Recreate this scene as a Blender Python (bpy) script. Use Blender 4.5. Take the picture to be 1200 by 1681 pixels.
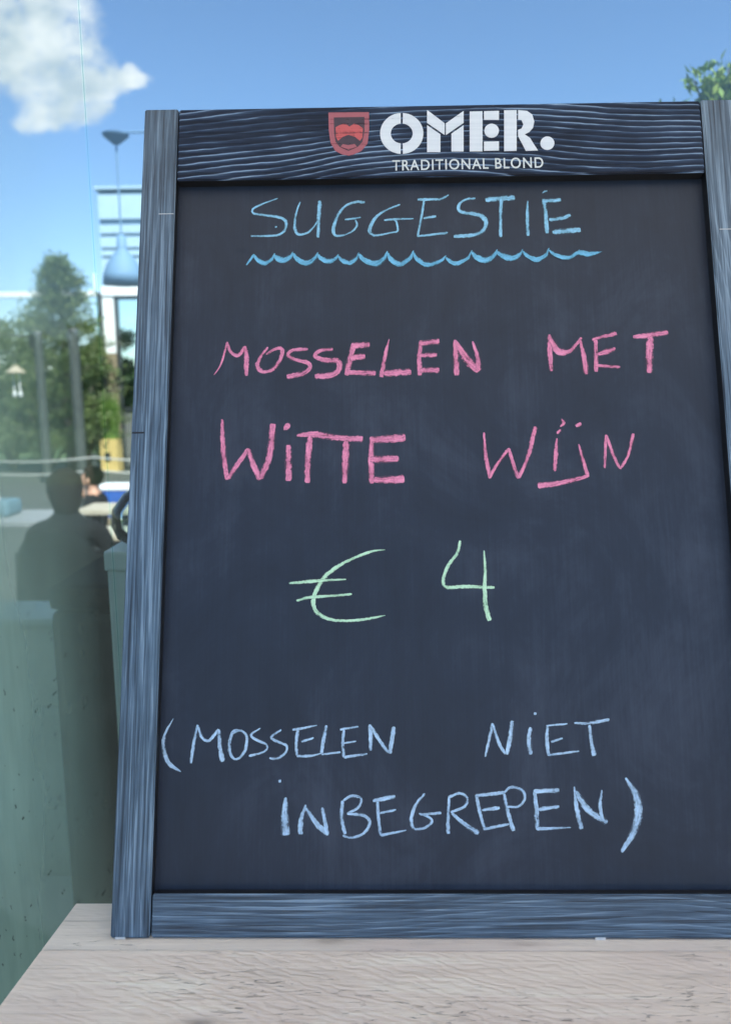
import bpy, bmesh, math, random, json
from mathutils import Vector, Matrix, noise
R = math.radians
S = bpy.context.scene
C = bpy.context.collection
for o in list(bpy.data.objects): bpy.data.objects.remove(o)
random.seed(7)

# ------------------------------------------------------------------ camera
TZ = 1.10                                   # height of the table top
cam = bpy.data.cameras.new('camera'); camo = bpy.data.objects.new('camera', cam); C.objects.link(camo)
camo.matrix_world = Matrix(((0.99980521, 0.00808302, 0.01800599, 0.2374),
                            (0.01652353, 0.15616456, -0.98759283, -0.6185),
                            (-0.01079463, 0.98769798, 0.15600058, 0.4728 + TZ), (0, 0, 0, 1)))
cam.sensor_fit = 'HORIZONTAL'; cam.sensor_width = 36; cam.lens = 39.0
cam.clip_start = 0.02; cam.clip_end = 6000
S.camera = camo
cam.dof.use_dof = True; cam.dof.focus_distance = .76; cam.dof.aperture_fstop = 8

# ------------------------------------------------------------------ sky, sun, exposure
SUN_EL, SUN_AZ = R(52), R(152)              # azimuth from +Y towards +X
w = bpy.data.worlds.new('World'); S.world = w; w.use_nodes = True
wn = w.node_tree; wn.nodes.clear()
def N(nt, t, **k):
    n = nt.nodes.new(t)
    for a, b in k.items(): setattr(n, a, b)
    return n
def val(nt, x, sock):
    if isinstance(x, (int, float)): sock.default_value = x
    elif isinstance(x, (tuple, list)): sock.default_value = tuple(x) if len(sock.default_value) == len(x) else tuple(x) + (1,)
    else: nt.links.new(x, sock)
def mth(nt, op, a, b=0.0, c=None, clamp=False):
    n = N(nt, 'ShaderNodeMath', operation=op, use_clamp=clamp); val(nt, a, n.inputs[0]); val(nt, b, n.inputs[1])
    if c is not None: val(nt, c, n.inputs[2])
    return n.outputs[0]
def mixc(nt, f, a, b, mode='MIX'):
    n = N(nt, 'ShaderNodeMix', data_type='RGBA', blend_type=mode); val(nt, f, n.inputs[0]); val(nt, a, n.inputs[6]); val(nt, b, n.inputs[7]); return n.outputs[2]
def ramp(nt, f, stops, interp='LINEAR'):
    n = N(nt, 'ShaderNodeValToRGB'); n.color_ramp.interpolation = interp; e = n.color_ramp.elements
    while len(e) < len(stops): e.new(0.5)
    for i, (p, c) in enumerate(stops):
        e[i].position = p; e[i].color = (c, c, c, 1) if isinstance(c, (int, float)) else tuple(c) + (1,)
    val(nt, f, n.inputs[0]); return n.outputs[0]
def nz(nt, vec, scale, detail=4, rough=.5, dist=0.0, out=0):
    n = N(nt, 'ShaderNodeTexNoise'); nt.links.new(vec, n.inputs['Vector']); n.inputs['Scale'].default_value = scale
    n.inputs['Detail'].default_value = detail; n.inputs['Roughness'].default_value = rough; n.inputs['Distortion'].default_value = dist
    return n.outputs[out]
def mapv(nt, vec, sc=(1, 1, 1), loc=(0, 0, 0)):
    n = N(nt, 'ShaderNodeMapping'); nt.links.new(vec, n.inputs[0]); n.inputs['Scale'].default_value = sc; n.inputs['Location'].default_value = loc; return n.outputs[0]

sky = N(wn, 'ShaderNodeTexSky', sky_type='NISHITA', sun_disc=False, sun_elevation=SUN_EL, sun_rotation=SUN_AZ)
sky.air_density = 1.0; sky.dust_density = 0.1; sky.ozone_density = 4.5; sky.altitude = 10
tc = N(wn, 'ShaderNodeTexCoord'); sx = N(wn, 'ShaderNodeSeparateXYZ'); wn.links.new(tc.outputs['Generated'], sx.inputs[0])
ysafe = mth(wn, 'MAXIMUM', sx.outputs[1], 0.05)
gx = mth(wn, 'DIVIDE', sx.outputs[0], ysafe); gz = mth(wn, 'DIVIDE', sx.outputs[2], ysafe)
cv = N(wn, 'ShaderNodeCombineXYZ'); wn.links.new(gx, cv.inputs[0]); wn.links.new(gz, cv.inputs[1])
warp = nz(wn, cv.outputs[0], 11, 5, .6, out=1)
wv = N(wn, 'ShaderNodeVectorMath', operation='MULTIPLY_ADD'); wn.links.new(warp, wv.inputs[0]); wv.inputs[1].default_value = (.09, .07, 0); wn.links.new(cv.outputs[0], wv.inputs[2])
ws = N(wn, 'ShaderNodeSeparateXYZ'); wn.links.new(wv.outputs[0], ws.inputs[0])
puffs = [(-.430, .450, .085, .045), (-.375, .425, .060, .045), (-.385, .378, .075, .045), (-.445, .400, .05, .035), (-.325, .362, .045, .022),
         (-.290, .368, .026, .017), (-.345, .335, .036, .024), (-.395, .330, .045, .022), (-.52, .42, .09, .07), (-.62, .37, .11, .06), (-.75, .40, .10, .05)]
dens = None
for (px, pz, rx, rz) in puffs:
    a = mth(wn, 'DIVIDE', mth(wn, 'SUBTRACT', ws.outputs[0], px + .045), rx); b = mth(wn, 'DIVIDE', mth(wn, 'SUBTRACT', ws.outputs[1], pz + .035), rz)
    d = mth(wn, 'MAXIMUM', mth(wn, 'SUBTRACT', 1.0, mth(wn, 'ADD', mth(wn, 'MULTIPLY', a, a), mth(wn, 'MULTIPLY', b, b))), 0.0)
    dens = d if dens is None else mth(wn, 'ADD', dens, d)
fr = nz(wn, cv.outputs[0], 22, 10, .68, .4)
cd = mth(wn, 'MULTIPLY', mth(wn, 'MULTIPLY', dens, 1.25), mth(wn, 'ADD', mth(wn, 'MULTIPLY', fr, 2.6), -.68))
calpha = ramp(wn, cd, [(.02, 0.0), (.22, .26), (.55, .74), (1, .95)])
shade = nz(wn, mapv(wn, cv.outputs[0], (1, 1.5, 1), (.013, -.02, 0)), 16, 6, .55)
ccol = mixc(wn, ramp(wn, shade, [(.36, 0.0), (.66, 1.0)]), (3.6, 4.0, 4.2), (6.4, 6.2, 5.9))
infront = mth(wn, 'GREATER_THAN', sx.outputs[1], 0.1)
skyc = mixc(wn, mth(wn, 'MULTIPLY', calpha, infront), sky.outputs[0], ccol)
bg = N(wn, 'ShaderNodeBackground'); wn.links.new(skyc, bg.inputs[0]); bg.inputs[1].default_value = 0.056
wo = N(wn, 'ShaderNodeOutputWorld'); wn.links.new(bg.outputs[0], wo.inputs[0])

sl = bpy.data.lights.new('sun', 'SUN'); sl.energy = 3.1; sl.angle = R(.53); sl.color = (1, .95, .87)
so = bpy.data.objects.new('sun', sl); C.objects.link(so)
sd = Vector((math.sin(SUN_AZ) * math.cos(SUN_EL), math.cos(SUN_AZ) * math.cos(SUN_EL), math.sin(SUN_EL)))
so.rotation_euler = sd.to_track_quat('Z', 'Y').to_euler(); so.location = (4, -6, 9)
vs = S.view_settings; vs.view_transform = 'Standard'; vs.look = 'None'; vs.gamma = 1; vs.use_curve_mapping = False
vs.exposure = 2.1
S.render.engine = 'CYCLES'
S.cycles.transparent_max_bounces = 16

# ------------------------------------------------------------------ materials
MAT = {}
def newmat(name):
    m = bpy.data.materials.new(name); m.use_nodes = True; nt = m.node_tree
    b = nt.nodes['Principled BSDF']; o = nt.nodes['Material Output']; MAT[name] = m
    t = N(nt, 'ShaderNodeTexCoord').outputs['Object']
    return m, nt, b, o, t
def bump(nt, b, h, strength=.5, dist=.001):
    n = N(nt, 'ShaderNodeBump'); n.inputs['Strength'].default_value = strength; n.inputs['Distance'].default_value = dist
    nt.links.new(h, n.inputs['Height']); nt.links.new(n.outputs[0], b.inputs['Normal'])
def simple(name, col, rough=.6, var=.25, scale=12, metallic=0, bstr=.2, bdist=.002, spec=.5):
    m, nt, b, o, t = newmat(name)
    n = nz(nt, t, scale, 5, .6)
    c = mixc(nt, ramp(nt, n, [(.25, 0.0), (.75, 1.0)]), tuple(x * (1 - var) for x in col), tuple(min(1, x * (1 + var)) for x in col))
    nt.links.new(c, b.inputs['Base Color']); b.inputs['Roughness'].default_value = rough; b.inputs['Metallic'].default_value = metallic
    b.inputs['Specular IOR Level'].default_value = spec
    bump(nt, b, nz(nt, t, scale * 6, 4, .6), bstr, bdist)
    return m

def frame_wood(name, along, seed, nring, kr, kh, lift=False):
    """blue-black painted timber with brushed-out grain; along = 0 (x) or 2 (z)"""
    m, nt, b, o, t = newmat(name)
    def vv(l, a, off): return mapv(nt, t, (l, 8, a) if along == 0 else (a, 8, l), (seed + off, seed * .3, seed * .7 + off))
    sep = N(nt, 'ShaderNodeSeparateXYZ'); nt.links.new(t, sep.inputs[0]); acr = sep.outputs[2 if along == 0 else 0]
    sw = nz(nt, vv(3.0, 5.0, 0), 1.0, 1, .4); wob = nz(nt, vv(16, 26, 3), 1.0, 3, .55)
    rp = mth(nt, 'ADD', mth(nt, 'MULTIPLY', acr, nring), mth(nt, 'ADD', mth(nt, 'MULTIPLY', sw, nring * .075), mth(nt, 'MULTIPLY', wob, .9)))
    ring = ramp(nt, mth(nt, 'FRACT', rp), [(0, 0.0), (.40, .12), (.70, .45), (.84, 1.0), (.93, .55), (1.0, 0.0)])
    brk = ramp(nt, nz(nt, vv(9, 60, 7), 1.0, 3, .6), [(.30, .15), (.62, 1.0)])
    ring = mth(nt, 'MULTIPLY', ring, brk)
    h1 = ramp(nt, nz(nt, vv(4.0, 230 if lift else 170, 1), 1.0, 4, .66, .9), [(.30, 0.0), (.70, 1.0)])
    h2 = ramp(nt, nz(nt, vv(9, 520, 2), 1.0, 3, .6, .5), [(.34, 0.0), (.62, 1.0)])
    h = mth(nt, 'ADD', mth(nt, 'MULTIPLY', ring, kr), mth(nt, 'ADD', mth(nt, 'MULTIPLY', h1, kh), mth(nt, 'MULTIPLY', h2, kh * .75)))
    blot = nz(nt, t, 9, 4, .6)
    hh = mth(nt, 'ADD', h, mth(nt, 'MULTIPLY', mth(nt, 'SUBTRACT', blot, .5), .45))
    if lift: stops = [(.10, (.007, .013, .022)), (.32, (.036, .064, .096)), (.54, (.078, .128, .180)), (.84, (.22, .31, .39))]  # paler, bluer ramp: sky sheen of stiles and bottom rail put into the paint
    else: stops = [(.10, (.004, .009, .022)), (.28, (.018, .033, .066)), (.48, (.055, .090, .155)), (.72, (.32, .43, .58))]
    col = ramp(nt, hh, stops)
    chk = ramp(nt, nz(nt, vv(3.5, 260, 5), 1.0, 3, .6, 1.2), [(.30, 1.0), (.39, 0.0)])
    col = mixc(nt, mth(nt, 'MULTIPLY', chk, .75), col, (.010, .018, .032)); h = mth(nt, 'SUBTRACT', h, mth(nt, 'MULTIPLY', chk, .5))
    nt.links.new(col, b.inputs['Base Color'])
    nt.links.new(ramp(nt, hh, [(.2, .55), (.9, .36)]), b.inputs['Roughness'])
    b.inputs['Specular IOR Level'].default_value = .55 if lift else .22; b.inputs['Coat Weight'].default_value = .3 if lift else .05; b.inputs['Coat Roughness'].default_value = .3
    bump(nt, b, h, .6 if lift else .9, .0015)
    return m
for i in range(2): frame_wood('stile_wood%d' % i, 2, 3.1 + 5.3 * i, 120, .20, .52, True)
frame_wood('top_wood', 0, 11.7, 150, .70, .14); frame_wood('bottom_wood', 0, 23.1, 190, .34, .46, True)

# chalkboard panel
m, nt, b, o, t = newmat('chalkboard')
sm = nz(nt, mapv(nt, t, (1, 1, .7)), 9, 6, .66, .8)
st = nz(nt, mapv(nt, t, (70, 1, 3)), 1, 4, .6)
wv_ = nz(nt, mapv(nt, t, (30, 1, 17)), 1, 5, .7, .6); weave = nz(nt, mapv(nt, t, (420, 1, 14)), 1, 2, .5)
f = mth(nt, 'ADD', mth(nt, 'MULTIPLY', sm, .6), mth(nt, 'ADD', mth(nt, 'MULTIPLY', st, .14), mth(nt, 'ADD', mth(nt, 'MULTIPLY', wv_, .20), mth(nt, 'MULTIPLY', mth(nt, 'SUBTRACT', weave, .5), .12))))
nt.links.new(ramp(nt, f, [(.28, (.010, .014, .023)), (.48, (.0175, .0245, .041)), (.74, (.050, .062, .090))]), b.inputs['Base Color'])
spk = ramp(nt, nz(nt, t, 260, 2, .5), [(.70, 0.0), (.78, 1.0)])
b.inputs['Roughness'].default_value = .48; b.inputs['Specular IOR Level'].default_value = .40
bump(nt, b, nz(nt, mapv(nt, t, (1400, 1, 1400)), 1, 2, .5), .15, .0003)
simple('black_paint', (.010, .011, .014), .5, .2, 20)

def chalk(name, col, gap):
    m, nt, b, o, t = newmat(name)
    uv = N(nt, 'ShaderNodeUVMap', uv_map='stroke').outputs[0]
    s2 = N(nt, 'ShaderNodeSeparateXYZ'); nt.links.new(uv, s2.inputs[0])
    grit = nz(nt, t, 520, 3, .7); drag = nz(nt, mapv(nt, uv, (.10, 2.4, 1)), 1, 4, .65); press = nz(nt, mapv(nt, uv, (.06, .25, 1)), 1, 2, .5)
    edge = ramp(nt, mth(nt, 'ABSOLUTE', s2.outputs[1]), [(.45, 0.0), (1.0, 1.0)])
    a = mth(nt, 'ADD', mth(nt, 'ADD', mth(nt, 'MULTIPLY', grit, .34), mth(nt, 'MULTIPLY', drag, .42)), mth(nt, 'MULTIPLY', press, .42))
    a = mth(nt, 'SUBTRACT', a, mth(nt, 'MULTIPLY', edge, .19))
    al = ramp(nt, a, [(gap, .16), (gap + .07, .66), (gap + .20, .98)])
    c = mixc(nt, ramp(nt, mth(nt, 'ADD', mth(nt, 'MULTIPLY', drag, .6), mth(nt, 'MULTIPLY', press, .4)), [(.35, 0.0), (.66, 1.0)]), tuple(x * .80 for x in col), tuple(min(.92, x * 1.12 + .05) for x in col))
    nt.links.new(c, b.inputs['Base Color']); b.inputs['Roughness'].default_value = .95; b.inputs['Specular IOR Level'].default_value = .1
    nt.links.new(al, b.inputs['Alpha'])
    bump(nt, b, grit, .4, .0004)
    return m
chalk('chalk_blue', (.30, .60, .78), .44); chalk('chalk_wave', (.18, .50, .70), .43); chalk('chalk_pink', (.88, .26, .41), .44)
chalk('chalk_green', (.54, .86, .56), .41); chalk('chalk_pale', (.44, .62, .82), .45)

def print_paint(name, col, gap):
    m, nt, b, o, t = newmat(name)
    g = nz(nt, mapv(nt, t, (5, 1, 260)), 1, 4, .6, .3); g2 = nz(nt, t, 90, 4, .6)
    a = mth(nt, 'ADD', mth(nt, 'MULTIPLY', g, .65), mth(nt, 'MULTIPLY', g2, .35))
    nt.links.new(ramp(nt, a, [(gap, .25), (gap + .1, 1.0)]), b.inputs['Alpha'])
    nt.links.new(mixc(nt, g, tuple(x * .8 for x in col), tuple(min(.9, x * 1.15) for x in col)), b.inputs['Base Color'])
    b.inputs['Roughness'].default_value = .6; bump(nt, b, g, .5, .0008)
    return m
print_paint('print_white', (.80, .83, .86), .27); print_paint('print_red', (.42, .11, .13), .36)
print_paint('print_bright_red', (.60, .10, .10), .40); print_paint('print_dark', (.06, .035, .05), .33); print_paint('print_cream', (.72, .73, .70), .24)

# table planks
def plank_wood(name, seed, base, rip):
    m, nt, b, o, t = newmat(name)
    v = mapv(nt, t, (1, 1, 1), (seed, seed * .37, 0))
    sw = nz(nt, mapv(nt, v, (1.6, 5, 1)), 1, 3, .5)
    g = nz(nt, mapv(nt, v, (4, 70, 30)), 1, 5, .65, 1.2)
    g2 = nz(nt, mapv(nt, v, (9, 260, 60)), 1, 4, .6, .6)
    rp = mth(nt, 'FRACT', mth(nt, 'ADD', mth(nt, 'MULTIPLY', sw, 9.0), mth(nt, 'MULTIPLY', g, .6)))
    ring = ramp(nt, rp, [(0, 0.0), (.7, .6), (.92, 1.0), (1, 0.0)])
    blot = nz(nt, mapv(nt, v, (4, 9, 1)), 1, 5, .6)
    f = mth(nt, 'ADD', mth(nt, 'MULTIPLY', g, .46), mth(nt, 'ADD', mth(nt, 'MULTIPLY', blot, .44), mth(nt, 'MULTIPLY', ring, .07)))
    f = mth(nt, 'ADD', f, mth(nt, 'MULTIPLY', mth(nt, 'SUBTRACT', g2, .5), .22))
    c = ramp(nt, f, [(.28, tuple(x * .62 for x in base)), (.42, tuple(x * .93 for x in base)), (.52, base), (.64, tuple(min(.88, x * 1.15) for x in base))])
    # dark checks and pits that open where the surface weathered most
    zone = ramp(nt, nz(nt, mapv(nt, v, (3.2, 7, 1)), 1, 2, .5), [(.44, 0.0), (.56, 1.0)])
    ck = ramp(nt, nz(nt, mapv(nt, v, (55, 330, 1)), 1, 3, .65, .9), [(.60, 0.0), (.70, 1.0)])
    crack = mth(nt, 'MULTIPLY', zone, ck)
    kn = N(nt, 'ShaderNodeTexVoronoi', voronoi_dimensions='2D'); wkn = nz(nt, mapv(nt, v, (18, 40, 1)), 1, 3, .6, out=1); kvm = N(nt, 'ShaderNodeVectorMath', operation='MULTIPLY_ADD'); nt.links.new(wkn, kvm.inputs[0]); kvm.inputs[1].default_value = (.16, .16, 0); nt.links.new(mapv(nt, v, (5.5, 15, 1)), kvm.inputs[2]); nt.links.new(kvm.outputs[0], kn.inputs['Vector']); kn.inputs['Scale'].default_value = 1.0
    ksep = N(nt, 'ShaderNodeSeparateColor'); nt.links.new(kn.outputs['Color'], ksep.inputs[0])
    knot = mth(nt, 'MULTIPLY', ramp(nt, kn.outputs['Distance'], [(.03, 1.0), (.075, .35), (.16, 0.0)]), ramp(nt, ksep.outputs[0], [(.45, 0.0), (.75, 1.0)]))
    dk = mth(nt, 'MAXIMUM', mth(nt, 'MULTIPLY', crack, .60), mth(nt, 'MULTIPLY', knot, .55))
    c = mixc(nt, ramp(nt, nz(nt, mapv(nt, v, (3, 6, 1), (4, 2, 0)), 1, 4, .6), [(.46, 0.0), (.66, .45)]), c, (.66, .50, .44)); c = mixc(nt, dk, c, (.11, .085, .07))
    nt.links.new(c, b.inputs['Base Color']); b.inputs['Roughness'].default_value = .72; b.inputs['Specular IOR Level'].default_value = .3
    # saw marks: slanting ripples
    wvn = N(nt, 'ShaderNodeTexWave', wave_type='BANDS', bands_direction='DIAGONAL'); nt.links.new(mapv(nt, v, (26, 60, 1)), wvn.inputs['Vector'])
    wvn.inputs['Scale'].default_value = 1.3; wvn.inputs['Distortion'].default_value = 9.0; wvn.inputs['Detail'].default_value = 3
    rz = ramp(nt, nz(nt, mapv(nt, v, (2.4, 3, 1)), 1, 2, .5), [(.48, 0.0), (.62, 1.0)])
    h = mth(nt, 'ADD', mth(nt, 'MULTIPLY', g, .5), mth(nt, 'MULTIPLY', g2, .25))
    h = mth(nt, 'ADD', h, mth(nt, 'MULTIPLY', mth(nt, 'MULTIPLY', wvn.outputs[0], rz), rip))
    h = mth(nt, 'SUBTRACT', h, mth(nt, 'MULTIPLY', dk, .9))
    bump(nt, b, h, .8, .0028)
    return m
plank_wood('plank_a', 1.7, (.77, .665, .545), .05); plank_wood('plank_b', 6.2, (.82, .675, .545), .22); plank_wood('plank_c', 9.4, (.77, .65, .51), .1)

# glass screen: clear sheet, faint dust film, painted haze at lower left, specks of dirt
m, nt, b, o, t = newmat('screen_glass')
nt.nodes.remove(b)
tr = N(nt, 'ShaderNodeBsdfTransparent'); tr.inputs[0].default_value = (.80, .85, .86, 1)
gl = N(nt, 'ShaderNodeBsdfGlossy'); gl.inputs['Roughness'].default_value = 0.0; gl.inputs[0].default_value = (.95, 1, 1, 1)
fz = N(nt, 'ShaderNodeFresnel'); fz.inputs[0].default_value = 1.5
mx = N(nt, 'ShaderNodeMixShader'); nt.links.new(fz.outputs[0], mx.inputs[0]); nt.links.new(tr.outputs[0], mx.inputs[1]); nt.links.new(gl.outputs[0], mx.inputs[2])
du = N(nt, 'ShaderNodeBsdfDiffuse'); du.inputs[0].default_value = (.46, .61, .47, 1)
streak = nz(nt, mapv(nt, t, (9, 1, 1.4)), 1, 4, .6)
sepg = N(nt, 'ShaderNodeSeparateXYZ'); nt.links.new(t, sepg.inputs[0])
smear = nz(nt, mapv(nt, t, (26, 1, 2.2)), 1, 5, .6); patch = nz(nt, mapv(nt, t, (5, 1, 3)), 1, 3, .5)
left = ramp(nt, mth(nt, 'MULTIPLY', sepg.outputs[0], -7.0), [(.12, 0.0), (.50, .45), (1, 1)])
low = ramp(nt, mth(nt, 'MULTIPLY', sepg.outputs[2], .4), [(.55, 1.0), (.66, .42), (.74, .20)])
film = mth(nt, 'ADD', mth(nt, 'MULTIPLY', ramp(nt, streak, [(.3, .2), (.7, 1.0)]), .024), mth(nt, 'MULTIPLY', mth(nt, 'MULTIPLY', left, low), mth(nt, 'MULTIPLY', mth(nt, 'SUBTRACT', mth(nt, 'ADD', smear, patch), .25), .62)))  # reflected haze put into the film colour, denser towards lower left
vx = N(nt, 'ShaderNodeTexVoronoi', voronoi_dimensions='2D'); cxz = N(nt, 'ShaderNodeCombineXYZ'); nt.links.new(sepg.outputs[0], cxz.inputs[0]); nt.links.new(sepg.outputs[2], cxz.inputs[1])
wob = nz(nt, cxz.outputs[0], 160, 2, .5, out=1); vma = N(nt, 'ShaderNodeVectorMath', operation='MULTIPLY_ADD'); nt.links.new(wob, vma.inputs[0]); vma.inputs[1].default_value = (.8, .8, 0); nt.links.new(mapv(nt, cxz.outputs[0], (120, 62, 1)), vma.inputs[2]); nt.links.new(vma.outputs[0], vx.inputs['Vector']); vx.inputs['Scale'].default_value = 1
vsel = N(nt, 'ShaderNodeSeparateColor'); nt.links.new(vx.outputs['Color'], vsel.inputs[0])
speck = mth(nt, 'MULTIPLY', ramp(nt, mth(nt, 'DIVIDE', vx.outputs['Distance'], mth(nt, 'ADD', vsel.outputs[1], .35)), [(.06, .85), (.17, 0.0)]), ramp(nt, vsel.outputs[0], [(.78, 0.0), (.86, 1.0)]))
speck = mth(nt, 'MULTIPLY', speck, ramp(nt, mth(nt, 'MULTIPLY', sepg.outputs[2], .4), [(.46, 1.0), (.54, .0)]))
dsp = N(nt, 'ShaderNodeBsdfDiffuse'); dsp.inputs[0].default_value = (.03, .035, .03, 1)
mx2 = N(nt, 'ShaderNodeMixShader'); nt.links.new(film, mx2.inputs[0]); nt.links.new(mx.outputs[0], mx2.inputs[1]); nt.links.new(du.outputs[0], mx2.inputs[2])
mxs = N(nt, 'ShaderNodeMixShader'); nt.links.new(speck, mxs.inputs[0]); nt.links.new(mx2.outputs[0], mxs.inputs[1]); nt.links.new(dsp.outputs[0], mxs.inputs[2]); nt.links.new(mxs.outputs[0], o.inputs[0])
m, nt, b, o, t = newmat('glass_edge')
nt.nodes.remove(b); tr = N(nt, 'ShaderNodeBsdfTransparent'); tr.inputs[0].default_value = (.80, .92, .91, 1); nt.links.new(tr.outputs[0], o.inputs[0])
m, nt, b, o, t = newmat('clear_glass')
nt.nodes.remove(b)
tr = N(nt, 'ShaderNodeBsdfTransparent'); tr.inputs[0].default_value = (.93, .98, .97, 1)
gl = N(nt, 'ShaderNodeBsdfGlossy'); gl.inputs['Roughness'].default_value = 0.02
lw = N(nt, 'ShaderNodeLayerWeight'); lw.inputs[0].default_value = .22
mx = N(nt, 'ShaderNodeMixShader'); nt.links.new(lw.outputs['Fresnel'], mx.inputs[0]); nt.links.new(tr.outputs[0], mx.inputs[1]); nt.links.new(gl.outputs[0], mx.inputs[2])
nt.links.new(mx.outputs[0], o.inputs[0])

for cname, cols in (('concrete', ((.46, .50, .38), (.62, .66, .51), (.71, .74, .58))), ('dark_concrete', ((.012, .017, .016), (.024, .031, .029), (.05, .058, .053)))):
  m, nt, b, o, t = newmat(cname)
  n1 = nz(nt, t, 5, 6, .6); n2 = nz(nt, mapv(nt, t, (14, 14, 4)), 1, 5, .6)
  vr = N(nt, 'ShaderNodeTexVoronoi'); nt.links.new(mapv(nt, t, (34, 34, 17)), vr.inputs['Vector']); vr.inputs['Scale'].default_value = 1.0
  sel = ramp(nt, N(nt, 'ShaderNodeSeparateColor').outputs[0], [(.66, 0.0), (.67, 1.0)])
  scn = [n for n in nt.nodes if n.type == 'SEPARATE_COLOR'][0]; nt.links.new(vr.outputs['Color'], scn.inputs[0])
  pit = mth(nt, 'MULTIPLY', ramp(nt, vr.outputs['Distance'], [(.13, 1.0), (.24, 0.0)]), sel)
  sz = N(nt, 'ShaderNodeSeparateXYZ'); nt.links.new(t, sz.inputs[0])
  f = mth(nt, 'ADD', mth(nt, 'MULTIPLY', n1, .6), mth(nt, 'MULTIPLY', n2, .4))
  c = ramp(nt, f, [(.3, cols[0]), (.55, cols[1]), (.75, cols[2])])
  nt.links.new(mixc(nt, mth(nt, 'MULTIPLY', pit, .85), c, (.03, .035, .03)), b.inputs['Base Color']); b.inputs['Roughness'].default_value = .9; b.inputs['Specular IOR Level'].default_value = .1
  bump(nt, b, mth(nt, 'SUBTRACT', mth(nt, 'MULTIPLY', n2, .3), pit), .8, .006)

simple('paving', (.062, .070, .062), .85, .25, 3); simple('meadow', (.055, .095, .030), .9, .35, 1.5)
simple('white_paint', (.80, .81, .80), .5, .04, 6); simple('table_white', (.26, .275, .285), .6, .06, 6); simple('slat_blue', (.24, .36, .48), .6, .06, 6); simple('pale_slat', (.36, .50, .62), .5, .06, 6); simple('dark_steel', (.035, .04, .042), .45, .2, 20)
simple('post_grey', (.046, .055, .052), .7, .2, 9); simple('brown_timber', (.24, .19, .12), .7, .25, 14); simple('yellow_timber', (.52, .38, .13), .6, .15, 9)
simple('black_fabric', (.007, .009, .010), .95, .35, 30, bstr=.5, bdist=.01, spec=.05); simple('black_cloth', (.014, .016, .018), .9, .35, 40, bstr=.8, bdist=.02, spec=.1); simple('dark_hair', (.020, .014, .011), .85, .4, 60, bstr=.8, bdist=.01, spec=.15)
simple('skin', (.42, .23, .15), .5, .08, 20); simple('trousers', (.03, .035, .05), .9, .2, 30); simple('blue_plastic', (.03, .10, .36), .4, .1, 8); simple('pale_blue', (.13, .23, .29), .6, .1, 8)
simple('beige_fabric', (.40, .34, .25), .9, .12, 30); simple('table_beige', (.40, .36, .27), .6, .12, 12); simple('grey_panel', (.12, .125, .12), .6, .15, 8)
simple('dark_rubber', (.018, .024, .024), .6, .25, 18); simple('felt', (.62, .62, .60), .95, .1, 60); simple('lamp_enamel', (.13, .235, .36), .7, .05, 6); simple('rope_white', (.42, .42, .39), .9, .1, 80)
simple('terracotta', (.30, .14, .08), .8, .15, 9); simple('bark', (.09, .07, .05), .9, .3, 18); simple('oat_timber', (.78, .78, .66), .6, .1, 14); simple('alu', (.35, .36, .37), .4, .1, 20, metallic=.8)
def leafmat(name, c1, c2, c3):
    m, nt, b, o, t = newmat(name)
    g = N(nt, 'ShaderNodeNewGeometry').outputs['Random Per Island']
    n = nz(nt, t, 3.5, 3, .6)
    f = mth(nt, 'ADD', mth(nt, 'MULTIPLY', g, .6), mth(nt, 'MULTIPLY', n, .5))
    c = ramp(nt, f, [(.2, c1), (.5, c2), (.85, c3)])
    nt.links.new(c, b.inputs['Base Color']); b.inputs['Roughness'].default_value = .55
    tl = N(nt, 'ShaderNodeBsdfTranslucent'); nt.links.new(mixc(nt, .5, c, (.12, .17, .02)), tl.inputs[0])
    mx = N(nt, 'ShaderNodeMixShader'); mx.inputs[0].default_value = .25; nt.links.new(b.outputs[0], mx.inputs[1]); nt.links.new(tl.outputs[0], mx.inputs[2]); nt.links.new(mx.outputs[0], o.inputs[0])
leafmat('leaf_conifer', (.05, .085, .028), (.105, .16, .048), (.19, .235, .08))
leafmat('leaf_hedge', (.038, .075, .030), (.090, .140, .050), (.18, .225, .085)); leafmat('leaf_pale', (.08, .12, .05), (.13, .18, .08), (.20, .25, .12))
leafmat('leaf_bright', (.06, .13, .02), (.12, .24, .035), (.22, .34, .06)); leafmat('leaf_laurel', (.05, .13, .02), (.13, .25, .035), (.28, .38, .08)); leafmat('leaf_reed', (.10, .12, .04), (.20, .22, .08), (.32, .32, .13))
m, nt, b, o, t = newmat('canvas')
nt.nodes.remove(b); d1 = N(nt, 'ShaderNodeBsdfDiffuse'); d1.inputs[0].default_value = (.84, .83, .81, 1); d2 = N(nt, 'ShaderNodeBsdfTranslucent'); d2.inputs[0].default_value = (.84, .82, .79, 1)
mx = N(nt, 'ShaderNodeMixShader'); mx.inputs[0].default_value = .5; nt.links.new(d1.outputs[0], mx.inputs[1]); nt.links.new(d2.outputs[0], mx.inputs[2]); nt.links.new(mx.outputs[0], o.inputs[0])

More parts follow.
